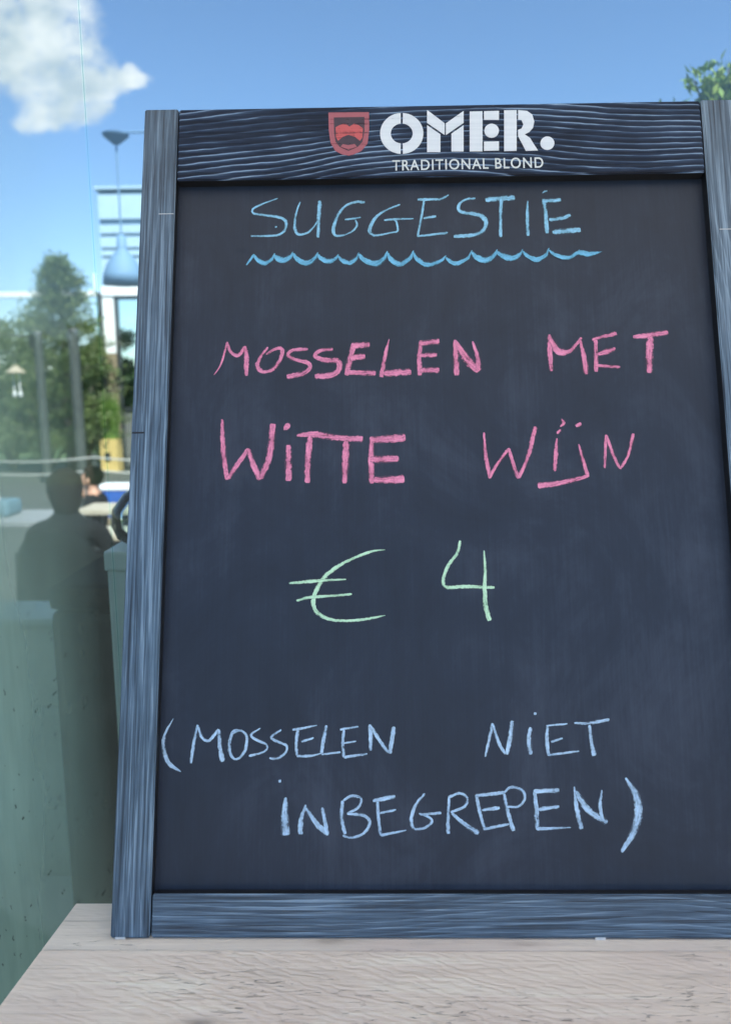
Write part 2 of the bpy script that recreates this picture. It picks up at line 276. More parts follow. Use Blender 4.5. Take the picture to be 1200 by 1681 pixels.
# ------------------------------------------------------------------ builders
def obj(name, bm, mat, parent=None, smooth=False, extra=()):
    me = bpy.data.meshes.new(name)
    if not isinstance(bm, bpy.types.Mesh):
        bmesh.ops.recalc_face_normals(bm, faces=bm.faces); bm.to_mesh(me); bm.free()
    else: me = bm
    for k in (mat,) + tuple(extra): me.materials.append(MAT[k])
    if smooth:
        for p in me.polygons: p.use_smooth = True
    o = bpy.data.objects.new(name, me); C.objects.link(o)
    if parent: o.parent = parent
    return o
def tag(o, label, cat, group=None):
    o['label'] = label; o['category'] = cat
    if group: o['group'] = group
    return o
def thing(name, label, cat, loc=(0, 0, 0), rz=0, group=None):
    o = bpy.data.objects.new(name, None); C.objects.link(o); o.empty_display_size = .1
    o.location = loc; o.rotation_euler = (0, 0, rz); return tag(o, label, cat, group)
def copy_tree(o, parent=None):
    c = o.copy(); C.objects.link(c); c.parent = parent
    for ch in [x for x in bpy.data.objects if x.parent == o]: copy_tree(ch, c)
    return c
def box(bm, x0, x1, y0, y1, z0, z1, bev=0):
    vs_ = [bm.verts.new((x, y, z)) for x in (x0, x1) for y in (y0, y1) for z in (z0, z1)]
    fs = [bm.faces.new([vs_[i] for i in q]) for q in ((0, 1, 3, 2), (4, 6, 7, 5), (0, 4, 5, 1), (2, 3, 7, 6), (0, 2, 6, 4), (1, 5, 7, 3))]
    if bev: bmesh.ops.bevel(bm, geom=list({e for f_ in fs for e in f_.edges}), offset=bev, segments=2, affect='EDGES', profile=.6)
def B(*a, bev=0):
    bm = bmesh.new(); box(bm, *a, bev=bev); return bm
def tube(bm, pts, rad, seg=10, cap=True):
    pts = [Vector(p) for p in pts]; rings = []
    if isinstance(rad, (int, float)): rad = [rad] * len(pts)
    for i, p in enumerate(pts):
        d = (pts[min(i + 1, len(pts) - 1)] - pts[max(i - 1, 0)]).normalized()
        q = d.to_track_quat('Z', 'Y')
        rings.append([bm.verts.new(p + q @ Vector((math.cos(2 * math.pi * k / seg) * rad[i], math.sin(2 * math.pi * k / seg) * rad[i], 0))) for k in range(seg)])
    for a, b_ in zip(rings, rings[1:]):
        for k in range(seg): bm.faces.new((a[k], a[(k + 1) % seg], b_[(k + 1) % seg], b_[k]))
    if cap: bm.faces.new(rings[0][::-1]); bm.faces.new(rings[-1])
def TUBE(*a, **k):
    bm = bmesh.new(); tube(bm, *a, **k); return bm
def lathe(prof, seg=32, c=(0, 0, 0)):
    bm = bmesh.new(); rings = []
    for r_, z in prof:
        rings.append([bm.verts.new((c[0] + r_ * math.cos(2 * math.pi * k / seg), c[1] + r_ * math.sin(2 * math.pi * k / seg), c[2] + z)) for k in range(seg)] if r_ > 1e-5 else [bm.verts.new((c[0], c[1], c[2] + z))])
    for a, b_ in zip(rings, rings[1:]):
        for k in range(seg):
            q = [a[k % len(a)], a[(k + 1) % len(a)], b_[(k + 1) % len(b_)], b_[k % len(b_)]]
            q = [x for i, x in enumerate(q) if x not in q[:i]]
            if len(q) > 2: bm.faces.new(q)
    return bm
def leaves(pts, size, squash=1.0, lean=None, aspect=.5):
    """many small pointed leaf faces, two triangles each, at the given points"""
    V, F = [], []
    for p in pts:
        s = size * random.uniform(.6, 1.4)
        d = Vector((random.gauss(0, 1), random.gauss(0, 1), random.gauss(0, 1) * squash))
        if lean is not None: d = d * .6 + lean(p)
        d.normalize(); e = d.cross(Vector((random.gauss(0, 1), random.gauss(0, 1), random.gauss(0, 1)))).normalized(); n_ = d.cross(e)
        p = Vector(p); k = len(V)
        V += [p, p + d * s * .5 + e * s * aspect * .5 + n_ * s * .08, p + d * s, p + d * s * .5 - e * s * aspect * .5 + n_ * s * .08]
        F.append((k, k + 1, k + 2, k + 3))
    me = bpy.data.meshes.new('leaves'); me.from_pydata([tuple(v) for v in V], [], F); return me

# ------------------------------------------------------------------ ground
def sheet(name, mat, x0, x1, y0, y1, z):
    bm = bmesh.new(); bm.faces.new([bm.verts.new(p) for p in ((x0, y0, z), (x1, y0, z), (x1, y1, z), (x0, y1, z))])
    o = obj(name, bm, mat); o['kind'] = 'structure'; return o
sheet('ground', 'meadow', -2500, 2500, -2500, 2500, -.01)
sheet('terrace_floor', 'paving', -14, 14, -12, 16.2, 0)

# ------------------------------------------------------------------ glass wind screen
GY = .268; JX = -.0715
scr = thing('glass_screen', 'tall frameless glass wind screen that the chalkboard leans on', 'glass screen', (JX, GY + .005, 0))
for a, b_ in ((-3.2, -.0006), (.0006, 3.2)):
    o = obj('pane', B(a, b_, -.003, .003, .06, 2.55), 'screen_glass', scr, extra=('glass_edge',))
    for p in o.data.polygons:
        if abs(p.normal.y) < .5: p.material_index = 1
obj('base_channel', B(-3.2, 3.2, -.022, .022, 0, .075, bev=.003), 'alu', scr)

# ------------------------------------------------------------------ bar table with planks
tb = thing('bar_table', 'pale weathered plank bar table carrying the chalkboard', 'table', (.7, -.28, 0))
def lx(y): return -.0486 - (.049 - y) * .105
ys = [.049, -.0135, -.160, -.306, -.452, -.620]
for i in range(5):
    y1, y0 = ys[i], ys[i + 1] + (.0006 if i == 0 else .0022)
    bm = bmesh.new(); L0, L1 = lx(y0), lx(y1); X1 = 1.5
    zt = TZ - (0, .0001, .001, .0005, .0008)[i]
    nx, ny = 2, 2
    v = [bm.verts.new(p) for p in ((L0, y0, zt - .034), (X1, y0, zt - .034), (X1, y1, zt - .034), (L1, y1, zt - .034), (L0, y0, zt), (X1, y0, zt), (X1, y1, zt), (L1, y1, zt))]
    for q in ((0, 3, 2, 1), (4, 5, 6, 7), (0, 1, 5, 4), (1, 2, 6, 5), (2, 3, 7, 6), (3, 0, 4, 7)): bm.faces.new([v[k] for k in q])
    bmesh.ops.bevel(bm, geom=bm.edges[:], offset=.0007, segments=2, affect='EDGES')
    for q in bm.verts: q.co -= Vector(tb.location)
    obj('plank', bm, ('plank_a', 'plank_b', 'plank_c', 'plank_b', 'plank_c')[i], tb)
for x in (.02, 1.36):
    for y in (-.56, -.01): obj('leg', B(x - .7, x - .62, y + .28 - .04, y + .28 + .02, 0, TZ - .0345, bev=.004), 'plank_c', tb)
for y in (-.50, -.05): obj('apron', B(-.601, .659, y + .268, y + .292, TZ - .125, TZ - .0345, bev=.003), 'plank_c', tb)

# ------------------------------------------------------------------ chalkboard
LEAN = R(17.88); Wd, Hb, st_, trl, brl, DEP, TH = .60, .7941, .035, .0797, .0364, .012, .022
cb = thing('chalkboard', 'dark framed chalkboard with handwritten mussels offer standing on the plank table', 'chalkboard', (0, 0, TZ + .0010))
cb.rotation_euler = (-LEAN, 0, 0)
UP = TH * math.tan(LEAN) + .0004
def framepiece(name, mat, x0, x1, z0, z1, foot=False, inner=()):
    bm = bmesh.new(); box(bm, x0, x1, 0, TH, z0, z1)
    if foot:
        for v in bm.verts:
            if v.co.z < z0 + 1e-6 and v.co.y > .01: v.co.z += UP
    bmesh.ops.bevel(bm, geom=bm.edges[:], offset=.0011, segments=3, affect='EDGES')
    o = obj(name, bm, mat, cb, extra=('black_paint',))
    for p in o.data.polygons:
        c = p.center
        for ax, s_ in inner:
            if p.normal[ax] * s_ > .8: p.material_index = 1
    return o
g_ = .0006
framepiece('side_stile', 'stile_wood0', 0, st_ - g_, 0, Hb, True, ((0, 1),))
framepiece('side_stile', 'stile_wood1', Wd - st_ + g_, Wd, 0, Hb, True, ((0, -1),))
framepiece('top_rail', 'top_wood', st_ + g_, Wd - st_ - g_, Hb - trl, Hb - .0008, False, ((2, -1),))
framepiece('bottom_rail', 'bottom_wood', st_ + g_, Wd - st_ - g_, .0004, brl, True, ((2, 1),))
obj('writing_panel', B(st_ - .006, Wd - st_ + .006, DEP, DEP + .006, brl - .006, Hb - trl + .006), 'chalkboard', cb)
for x in (.004, .42): obj('foot_pad', B(x, x + .009, .0005, .008, -.0009, .0022), 'felt', cb)

obj('crack', B(.0008, .0125, -.0004, .0004, .452, .4535), 'black_paint', cb)
for x0, x1, zz in ((.0185, .0335, .678), (Wd - .026, Wd - .0035, .653)): obj('saw_mark', B(x0, x1, -.0003, .0004, zz, zz + .0006), 'felt', cb)

LET = json.loads('''[["blue",[[[[136.1,700.1],[120.8,694.3],[111.0,688.9],[111.6,684.3],[121.0,682.3],[134.7,680.3],[142.4,677.4],[145.3,671.9],[143.0,664.7],[136.6,660.2],[121.4,659.4],[109.5,659.6]],[1.36,2.21,2.38,2.72,2.72,3.06,3.74,3.74,3.4,2.72,2.38,2.38]],[[[133.8,669.0],[135.8,669.0]],[2.38,2.38]]]],["blue",[[[[159.2,696.0],[155.1,683.6],[153.8,670.9],[155.3,662.7],[159.5,660.3],[167.1,662.5],[173.9,669.7],[178.1,676.9]],[1.36,2.37,3.05,3.39,3.05,2.71,2.37,1.7]],[[[179.2,697.0],[178.1,677.8],[177.3,656.9]],[4.08,4.42,3.4]]]],["blue",[[[[224.8,694.4],[214.6,694.6],[204.4,690.2],[196.8,679.3],[192.9,666.6],[194.2,659.4],[201.0,658.4],[211.2,662.7],[216.6,669.0],[215.4,675.4]],[3.72,3.05,2.71,3.72,4.06,3.05,2.37,2.03,2.37,1.69]],[[[220.5,678.0],[212.9,676.9],[204.4,675.9]],[2.04,2.71,1.7]]]],["blue",[[[[260.5,691.4],[248.6,686.7],[238.3,680.5],[232.4,672.4],[229.4,664.3],[232.3,658.8],[239.9,658.7],[251.7,661.2],[257.6,662.9],[256.9,672.0],[253.6,675.7]],[2.03,2.36,3.04,4.05,4.39,3.38,2.36,2.03,2.36,2.36,2.03]],[[[244.2,674.6],[256.9,675.6],[273.9,675.7]],[2.03,2.71,1.35]]]],["blue",[[[[285.1,697.1],[282.3,679.8],[277.7,656.3]],[2.37,2.71,2.71]],[[[278.3,696.7],[293.6,696.6],[302.1,696.8],[309.8,701.3]],[3.39,3.05,3.05,1.7]],[[[283.9,676.1],[296.6,678.1]],[2.37,3.38]],[[[277.7,656.6],[292.9,658.2],[308.1,660.0]],[2.36,2.69,3.03]]]],["blue",[[[[336.8,696.8],[327.5,695.8],[320.6,691.0],[320.4,683.7],[328.8,680.9],[340.6,678.8],[346.3,673.3],[346.1,666.1],[340.9,659.8],[329.9,656.9],[313.9,656.1]],[3.04,2.7,3.04,4.05,4.38,5.06,5.06,4.38,4.38,4.72,3.71]]]],["blue",[[[[346.9,695.2],[361.3,696.4],[376.6,697.4]],[5.07,6.09,6.09]],[[[363.0,695.8],[361.6,676.7],[360.9,654.6]],[4.04,3.71,3.37]]]],["blue",[[[[389.6,693.5],[388.5,676.3],[388.1,655.5]],[1.35,3.7,4.37]]]],["blue",[[[[405.6,695.1],[407.1,677.8],[407.4,657.9]],[4.37,4.37,4.37]],[[[404.3,693.3],[422.9,693.9]],[4.04,5.05]],[[[410.2,672.3],[422.9,673.9],[431.8,677.4]],[4.03,4.7,3.69]],[[[413.0,659.2],[425.6,659.8],[441.1,661.0]],[5.02,6.02,5.69]],[[[404.6,701.5],[406.9,703.3],[409.8,703.7]],[1.01,2.03,1.35]]]],["wave",[[[[105.3,628.3],[109.1,633.6],[113.2,639.8]],[1.35,2.7,2.7]],[[[113.2,638.9],[116.1,634.3],[123.5,630.2],[130.8,634.0],[133.8,640.6]],[2.36,4.05,5.06,3.71,1.01]],[[[133.8,638.6],[136.1,635.6],[142.0,632.8],[149.3,636.2],[152.4,642.1]],[3.19,5.47,6.83,5.01,1.01]],[[[152.4,640.1],[155.9,634.4],[164.8,629.6],[173.6,633.8],[177.4,640.9]],[2.91,4.99,6.23,4.57,1.01]],[[[177.4,638.9],[180.2,634.7],[187.5,631.0],[194.9,633.6],[198.1,638.4]],[2.63,4.51,5.64,4.14,1.01]],[[[198.1,636.4],[201.0,632.5],[208.6,628.9],[215.6,633.2],[218.7,640.2]],[2.35,4.03,5.04,3.7,1.01]],[[[218.7,638.3],[223.1,632.6],[234.6,627.8],[243.4,632.9],[247.3,641.2]],[3.17,5.44,6.8,4.98,1.01]],[[[247.3,639.3],[250.5,632.5],[258.9,626.9],[268.9,632.4],[273.4,641.2]],[2.89,4.96,6.2,4.55,1.01]],[[[273.3,639.2],[277.0,632.0],[286.6,626.0],[300.0,629.4],[305.9,635.4]],[2.62,4.49,5.61,4.11,1.0]],[[[305.8,633.4],[308.6,629.9],[315.7,626.6],[327.0,632.0],[332.0,640.7]],[2.34,4.01,5.01,3.68,1.0]],[[[331.9,638.7],[335.3,634.0],[344.2,629.8],[353.1,634.1],[357.1,641.2]],[3.16,5.41,6.76,4.96,1.0]],[[[357.0,639.2],[360.7,635.2],[370.2,631.5],[378.8,635.0],[382.7,641.0]],[2.88,4.94,6.17,4.53,1.0]],[[[382.6,639.0],[386.3,634.1],[396.0,629.7],[404.9,634.3],[408.9,641.9]],[2.6,4.46,5.58,4.09,1.0]],[[[408.9,639.9],[413.4,635.3],[425.2,631.3],[434.6,634.3],[438.9,639.6]],[2.33,3.99,4.99,3.66,1.0]],[[[431.1,633.0],[437.4,636.4],[448.7,635.0],[461.2,637.0]],[1.66,4.99,5.66,0.67]]]],["pink",[[[[75.5,513.7],[82.1,524.6],[88.2,547.6]],[1.23,1.97,2.95]],[[[88.3,546.3],[91.7,537.3],[99.1,533.4],[105.9,542.8]],[2.46,3.45,3.94,3.94]],[[[105.9,542.8],[107.3,529.4],[107.4,512.3]],[4.43,5.41,3.93]]]],["pink",[[[[128.5,541.5],[121.3,531.8],[118.5,521.6],[124.0,516.5],[133.8,518.9],[141.5,530.3],[142.1,539.3],[135.9,539.8],[126.7,534.3]],[2.45,3.43,4.9,3.92,3.92,4.41,4.41,3.43,2.45]]]],["pink",[[[[167.9,538.9],[153.2,538.3],[148.3,532.8],[158.2,527.5],[168.0,524.9],[169.7,519.7],[163.2,514.0],[147.3,511.1]],[3.43,3.92,4.41,4.41,4.9,4.9,5.39,5.88]]]],["pink",[[[[192.5,538.6],[180.2,537.5],[174.8,532.4],[182.7,528.0],[197.4,526.3],[197.9,516.9],[190.1,511.9],[174.9,511.3]],[3.92,4.4,4.4,5.38,6.85,6.36,6.85,5.38]]]],["pink",[[[[213.3,544.8],[209.6,528.2],[205.9,511.7]],[5.87,6.36,5.87]],[[[212.1,542.2],[228.8,542.8]],[5.88,6.86]],[[[209.6,529.5],[224.3,531.1]],[6.36,6.85]],[[[204.7,515.0],[219.3,514.1],[234.5,513.6]],[5.36,5.85,6.34]]]],["pink",[[[[248.2,548.7],[244.4,532.9],[240.0,509.5]],[0.98,3.91,5.38]],[[[242.5,513.6],[269.3,514.3]],[6.32,7.3]]]],["pink",[[[[279.5,546.5],[277.5,527.4],[277.7,510.9]],[4.39,4.88,5.36]],[[[278.3,543.5],[297.4,545.5]],[5.38,6.84]],[[[278.1,531.7],[294.7,531.5]],[4.39,5.36]],[[[277.8,515.9],[296.8,516.2]],[5.35,6.32]]]],["pink",[[[[313.0,546.9],[313.3,528.2],[313.4,510.4]],[3.89,5.84,6.33]],[[[313.0,546.1],[323.1,528.1],[334.9,514.0]],[3.41,8.27,7.3]],[[[330.1,545.1],[334.5,529.2],[334.9,515.3]],[2.43,4.86,6.81]]]],["pink",[[[[405.5,551.2],[405.4,533.3],[405.7,513.7]],[4.55,5.46,4.1]],[[[406.0,547.6],[413.4,534.3],[424.8,534.2],[436.8,547.7]],[5.46,7.28,5.01,2.73]],[[[435.1,546.1],[438.2,528.1],[439.6,510.2]],[2.73,5.0,5.9]]]],["pink",[[[[450.4,545.9],[450.0,527.9],[449.2,512.5]],[4.09,4.54,4.99]],[[[447.0,545.4],[459.7,548.9],[471.2,551.6]],[2.73,4.1,5.01]],[[[451.9,530.3],[461.1,533.0],[469.2,536.1]],[4.09,5.9,4.09]],[[[449.1,518.9],[472.7,517.0]],[3.62,3.17]]]],["pink",[[[[487.0,547.8],[503.0,549.3],[521.4,552.2]],[4.09,5.91,5.46]],[[[504.0,547.6],[501.8,529.7],[500.6,510.7]],[7.25,7.7,5.89]]]],["pink",[[[[84.6,468.5],[86.5,436.7],[90.8,408.4]],[3.38,5.8,4.83]],[[[91.5,409.7],[101.3,424.2],[110.7,438.9]],[5.3,5.3,4.82]],[[[110.7,438.9],[115.7,424.1],[122.7,408.2]],[4.81,5.78,6.26]],[[[123.2,409.4],[131.3,431.3],[134.5,463.5]],[6.26,6.26,7.23]]]],["pink",[[[[149.7,442.2],[149.9,423.8],[150.1,406.7]],[5.29,6.73,6.73]],[[[145.6,461.6],[147.8,460.3],[149.5,458.3]],[5.81,8.23,5.81]]]],["pink",[[[[157.6,451.3],[173.3,452.6],[197.4,448.9],[221.5,447.2]],[2.89,7.23,6.26,6.75]],[[[170.9,450.7],[168.6,428.5],[168.3,404.6]],[6.25,6.25,5.77]],[[[205.8,445.4],[204.6,423.3],[203.6,403.8]],[6.71,6.71,5.27]]]],["pink",[[[[230.6,449.6],[229.7,425.5],[230.3,403.5]],[5.27,5.75,6.22]],[[[229.9,446.4],[247.9,447.4],[262.8,448.5]],[7.21,7.69,8.65]],[[[228.6,427.2],[242.9,427.1],[256.1,427.7]],[7.18,7.66,6.22]],[[[232.0,407.2],[247.5,407.0],[261.3,407.6]],[6.67,7.63,7.63]]]],["pink",[[[[338.6,452.8],[339.7,430.8],[343.1,407.5]],[1.79,4.03,4.03]],[[[342.4,408.0],[350.6,421.6],[361.8,436.4]],[3.13,3.57,3.13]],[[[361.9,437.1],[365.8,421.4],[370.2,407.2]],[3.12,4.01,4.01]],[[[370.2,407.7],[379.9,428.2],[388.2,458.1]],[3.57,4.02,4.91]]]],["pink",[[[[408.5,446.3],[406.7,430.2],[404.9,413.8]],[1.78,4.46,3.57]],[[[413.9,465.7],[415.5,461.3],[412.0,457.8]],[1.79,4.04,1.79]],[[[412.7,454.6],[408.7,450.9]],[2.69,3.58]]]],["pink",[[[[429.1,440.3],[432.7,423.1],[436.4,408.2]],[1.78,4.0,4.0]],[[[436.9,409.4],[425.7,406.1],[405.5,401.7],[388.2,400.3]],[3.55,4.43,5.76,6.65]],[[[427.0,458.1],[432.3,461.1]],[3.59,4.03]]]],["pink",[[[[455.6,449.3],[454.2,434.3],[452.8,416.5]],[3.12,3.12,2.67]],[[[456.3,448.6],[461.3,429.7],[467.2,415.9]],[2.22,3.56,3.11]],[[[467.2,415.5],[475.8,429.5],[481.8,450.2]],[2.67,3.11,4.0]]]],["green",[[[[242.3,339.5],[228.9,337.9],[208.2,329.8],[189.7,318.6],[179.4,306.3],[174.4,292.0],[177.5,281.9],[189.8,274.7],[208.1,273.2],[226.5,275.1],[241.8,278.0]],[0.62,2.46,3.08,4.1,4.51,4.51,4.1,3.28,2.67,2.87,0.82]],[[[151.6,308.5],[175.3,310.4],[205.1,311.9]],[2.47,3.29,1.44]],[[[158.6,292.1],[171.3,295.1],[193.8,296.6],[210.6,297.9]],[2.46,3.28,2.46,2.46]]]],["green",[[[[313.2,347.7],[310.3,336.3],[300.7,322.9],[296.3,309.6],[300.3,303.5],[316.7,304.4],[344.2,303.2]],[2.45,3.27,3.27,3.27,3.68,3.68,2.86]],[[[335.4,338.2],[335.9,321.7],[335.0,303.3],[335.5,287.0],[338.6,272.5]],[1.22,3.26,4.08,4.89,4.89]]]],["pale",[[[[46.2,184.8],[39.0,171.2],[37.9,159.4],[42.9,145.6],[54.4,137.7]],[0.82,2.88,4.11,4.52,1.64]]]],["pale",[[[[69.0,179.1],[65.9,165.2],[63.4,145.1]],[3.29,3.29,2.87]],[[[69.0,178.1],[73.0,168.2],[79.2,165.2],[88.2,175.1]],[2.87,3.28,2.87,2.87]],[[[88.2,175.1],[89.6,161.2],[92.4,146.4]],[3.69,4.1,4.92]]]],["pale",[[[[109.8,174.0],[101.6,173.0],[98.2,161.2],[101.1,150.3],[107.2,149.3],[113.2,157.2],[114.0,169.0],[107.8,174.0],[100.6,171.1]],[2.45,2.86,3.68,2.86,2.45,3.27,2.86,2.45,2.45]]]],["pale",[[[[126.6,175.9],[118.1,170.0],[124.3,165.1],[132.6,161.1],[130.6,155.2],[116.4,151.3]],[1.64,2.45,2.86,2.45,2.04,2.45]]]],["pale",[[[[145.7,174.5],[136.6,168.0],[142.8,164.0],[151.0,160.0],[149.0,153.2],[140.9,148.9],[135.2,149.7]],[2.04,2.86,2.86,2.45,2.45,2.86,2.86]]]],["pale",[[[[161.1,174.8],[159.5,163.0],[160.2,151.2]],[3.27,3.27,2.86]],[[[155.9,174.3],[165.2,175.8],[178.4,178.4]],[2.46,2.46,1.23]],[[[164.2,164.0],[175.4,167.3]],[2.45,2.04]],[[[160.2,151.2],[173.5,151.5],[183.6,154.1]],[2.44,2.44,1.22]]]],["pale",[[[[187.2,178.3],[184.6,166.9],[182.6,153.1]],[3.68,4.08,3.27]],[[[182.6,152.7],[199.9,154.6]],[2.44,2.03]]]],["pale",[[[[203.0,174.7],[202.0,162.9],[203.0,150.1]],[2.85,3.26,3.26]],[[[199.5,174.7],[216.3,177.1]],[2.45,2.04]],[[[203.0,162.5],[214.2,164.2]],[2.04,1.63]],[[[203.0,150.1],[224.3,153.0]],[2.84,2.44]]]],["pale",[[[[226.9,179.0],[227.5,168.7],[227.4,155.9]],[3.67,4.08,3.26]],[[[227.5,178.2],[235.6,164.7],[243.6,153.9]],[3.26,3.66,3.66]],[[[248.5,177.0],[246.8,164.7],[244.6,153.3]],[4.88,4.48,4.07]]]],["pale",[[[[338.7,179.8],[335.1,164.9],[331.1,150.2]],[3.39,2.96,2.12]],[[[338.7,179.3],[343.5,162.8],[349.5,152.6]],[3.38,3.81,2.96]],[[[356.8,181.8],[354.2,166.9],[350.6,152.2]],[4.23,4.66,3.39]]]],["pale",[[[[373.0,176.1],[371.1,164.8],[372.1,152.1]],[2.96,4.65,5.07]],[[[376.4,188.1],[378.9,188.1]],[2.55,2.55]]]],["pale",[[[[388.5,177.5],[387.3,164.8],[388.4,150.9]],[2.96,3.8,3.38]],[[[387.4,177.5],[406.5,179.1]],[2.12,1.69]],[[[391.1,163.1],[401.7,166.4]],[2.95,2.11]],[[[388.5,151.5],[416.0,154.9]],[2.95,1.68]]]],["pale",[[[[412.9,179.7],[425.6,179.5],[444.8,182.7]],[2.11,2.96,3.38]],[[[426.6,178.0],[427.4,164.7],[429.5,150.8]],[3.37,3.79,4.64]]]],["pale",[[[[143.6,129.3],[146.0,129.3]],[2.84,2.84]],[[[150.4,115.1],[149.6,98.8],[150.8,82.5]],[2.82,6.85,8.87]]]],["pale",[[[[168.7,108.7],[164.7,96.8],[163.8,83.4]],[2.82,4.03,5.64]],[[[168.1,106.4],[177.8,93.0],[188.3,83.4]],[4.02,5.23,5.63]],[[[183.8,106.4],[185.8,94.9],[188.3,82.5]],[3.62,4.02,3.62]]]],["pale",[[[[201.9,112.2],[200.9,96.8],[203.9,83.4]],[3.62,4.02,3.62]],[[[202.3,112.2],[210.0,116.4],[218.5,114.1],[216.0,106.4],[205.9,101.0]],[2.42,2.82,2.82,2.82,2.42]],[[[205.9,101.0],[220.0,99.6],[226.4,93.9],[220.9,84.3],[209.9,80.5],[201.9,82.5]],[2.4,3.6,3.2,2.8,2.8,2.4]]]],["pale",[[[[233.2,112.1],[234.0,96.7],[235.9,82.4]],[3.21,3.21,3.21]],[[[229.1,112.1],[249.3,115.9]],[3.62,4.43]],[[[235.1,101.5],[249.8,104.4]],[2.41,2.01]],[[[235.9,82.4],[259.0,86.8]],[3.6,1.2]]]],["pale",[[[[276.0,118.2],[267.4,108.1],[263.5,96.1],[266.1,88.1],[275.5,89.1],[281.9,94.1],[278.8,98.1],[270.5,101.1]],[2.51,2.92,3.76,2.92,2.92,2.92,2.51,2.09]],[[[271.5,100.1],[290.4,101.7]],[2.51,2.93]]]],["pale",[[[[298.0,116.2],[296.6,100.1],[296.3,83.7]],[2.51,3.35,3.77]],[[[297.4,115.1],[307.5,118.6],[314.1,114.1],[311.4,107.1],[298.8,102.1]],[2.52,2.93,2.93,2.93,2.52]],[[[299.8,101.1],[311.1,92.1],[323.4,84.1]],[2.92,4.17,5.01]]]],["pale",[[[[322.6,116.5],[324.9,102.1],[328.7,88.1]],[3.34,3.34,3.34]],[[[321.1,116.1],[347.4,119.1]],[3.35,3.77]],[[[327.0,104.1],[342.8,106.0]],[2.93,3.76]],[[[327.6,87.7],[350.7,92.0]],[3.33,2.5]]]],["pale",[[[[347.3,118.1],[350.0,102.0],[354.6,86.1]],[3.34,4.17,4.17]],[[[347.4,119.1],[353.8,123.7],[363.2,121.1],[365.6,114.0],[359.5,107.0],[349.1,107.0]],[2.51,2.93,2.93,2.93,2.51,2.09]]]],["pale",[[[[374.6,120.1],[375.7,104.0],[375.9,87.1]],[3.75,4.59,4.17]],[[[373.6,120.1],[396.6,121.0]],[3.76,5.02]],[[[377.2,104.4],[396.0,107.0]],[3.75,3.33]],[[[375.5,87.7],[405.6,89.0]],[3.74,1.25]]]],["pale",[[[[410.4,124.0],[411.6,106.0],[414.9,87.6]],[2.08,4.16,5.0]],[[[411.2,120.0],[421.9,103.9],[438.0,93.0]],[4.58,5.82,5.41]],[[[434.9,121.0],[432.5,107.9],[434.0,95.9]],[2.08,3.75,3.33]]]],["pale",[[[[456.7,131.6],[464.3,117.9],[466.6,103.9],[461.4,86.0],[449.5,68.2]],[2.49,6.23,7.47,6.64,3.32]]]]]''')
def spline(p, wd, step=1.6):
    """Catmull-Rom through millimetre points with widths -> dense samples"""
    if len(p) == 2: p = [p[0], ((p[0][0] + p[1][0]) / 2, (p[0][1] + p[1][1]) / 2), p[1]]; wd = [wd[0], (wd[0] + wd[1]) / 2, wd[1]]
    q = [(x, y, w_) for (x, y), w_ in zip(p, wd)]
    ext = lambda a, b_: tuple(2 * i - j for i, j in zip(a, b_))
    q = [ext(q[0], q[1])] + q + [ext(q[-1], q[-2])]; out = []
    for i in range(1, len(q) - 2):
        a, b_, c, d = q[i - 1:i + 3]; n = max(2, int(math.dist(b_[:2], c[:2]) / step))
        for k in range(n):
            t_ = k / n
            out.append(tuple(.5 * (2 * b_[j] + (c[j] - a[j]) * t_ + (2 * a[j] - 5 * b_[j] + 4 * c[j] - d[j]) * t_ ** 2 + (3 * b_[j] - a[j] - 3 * c[j] + d[j]) * t_ ** 3) for j in range(3)))
    out.append(q[-2]); return out
def ribbon(bm, sm, lift, seed):
    L_, R_ = [], []; uvl = bm.loops.layers.uv.get('stroke') or bm.loops.layers.uv.new('stroke'); acc = [seed * 31.7 % 97]
    for i, (x, y, w_) in enumerate(sm):
        a = sm[max(0, i - 1)]; b_ = sm[min(len(sm) - 1, i + 1)]; dx, dy = b_[0] - a[0], b_[1] - a[1]; n = math.hypot(dx, dy) or 1
        nx, ny = -dy / n, dx / n; w_ = max(w_, .5) / 2
        j1 = noise.noise(Vector((x * .45, y * .45, seed))) * .22 + noise.noise(Vector((x * 1.7, y * 1.7, seed))) * .16
        j2 = noise.noise(Vector((x * .45, y * .45, seed + 9))) * .22 + noise.noise(Vector((x * 1.7, y * 1.7, seed + 9))) * .16
        if i in (0, len(sm) - 1): w_ *= .72
        L_.append(bm.verts.new(((x + nx * w_ * (1 + j1)) / 1000, DEP - lift, (y + ny * w_ * (1 + j1)) / 1000)))
        R_.append(bm.verts.new(((x - nx * w_ * (1 + j2)) / 1000, DEP - lift, (y - ny * w_ * (1 + j2)) / 1000)))
    for i in range(len(sm) - 1):
        acc.append(acc[-1] + math.dist(sm[i][:2], sm[i + 1][:2])); f_ = bm.faces.new((L_[i], L_[i + 1], R_[i + 1], R_[i]))
        for lp, q in zip(f_.loops, ((acc[i], 1), (acc[i + 1], 1), (acc[i + 1], -1), (acc[i], -1))): lp[uvl].uv = q
for k, (col, sts) in enumerate(LET):
    bm = bmesh.new()
    for s_, (p, wd) in enumerate(sts): ribbon(bm, spline(p, wd), .00025 + s_ * .00004, k * 3.7 + s_)
    for f_ in bm.faces:
        if f_.normal.y > 0: f_.normal_flip()
    me = bpy.data.meshes.new('chalk'); bm.to_mesh(me); bm.free()
    obj('chalk_underline' if col == 'wave' else 'chalk_letter', me, 'chalk_' + col, cb)

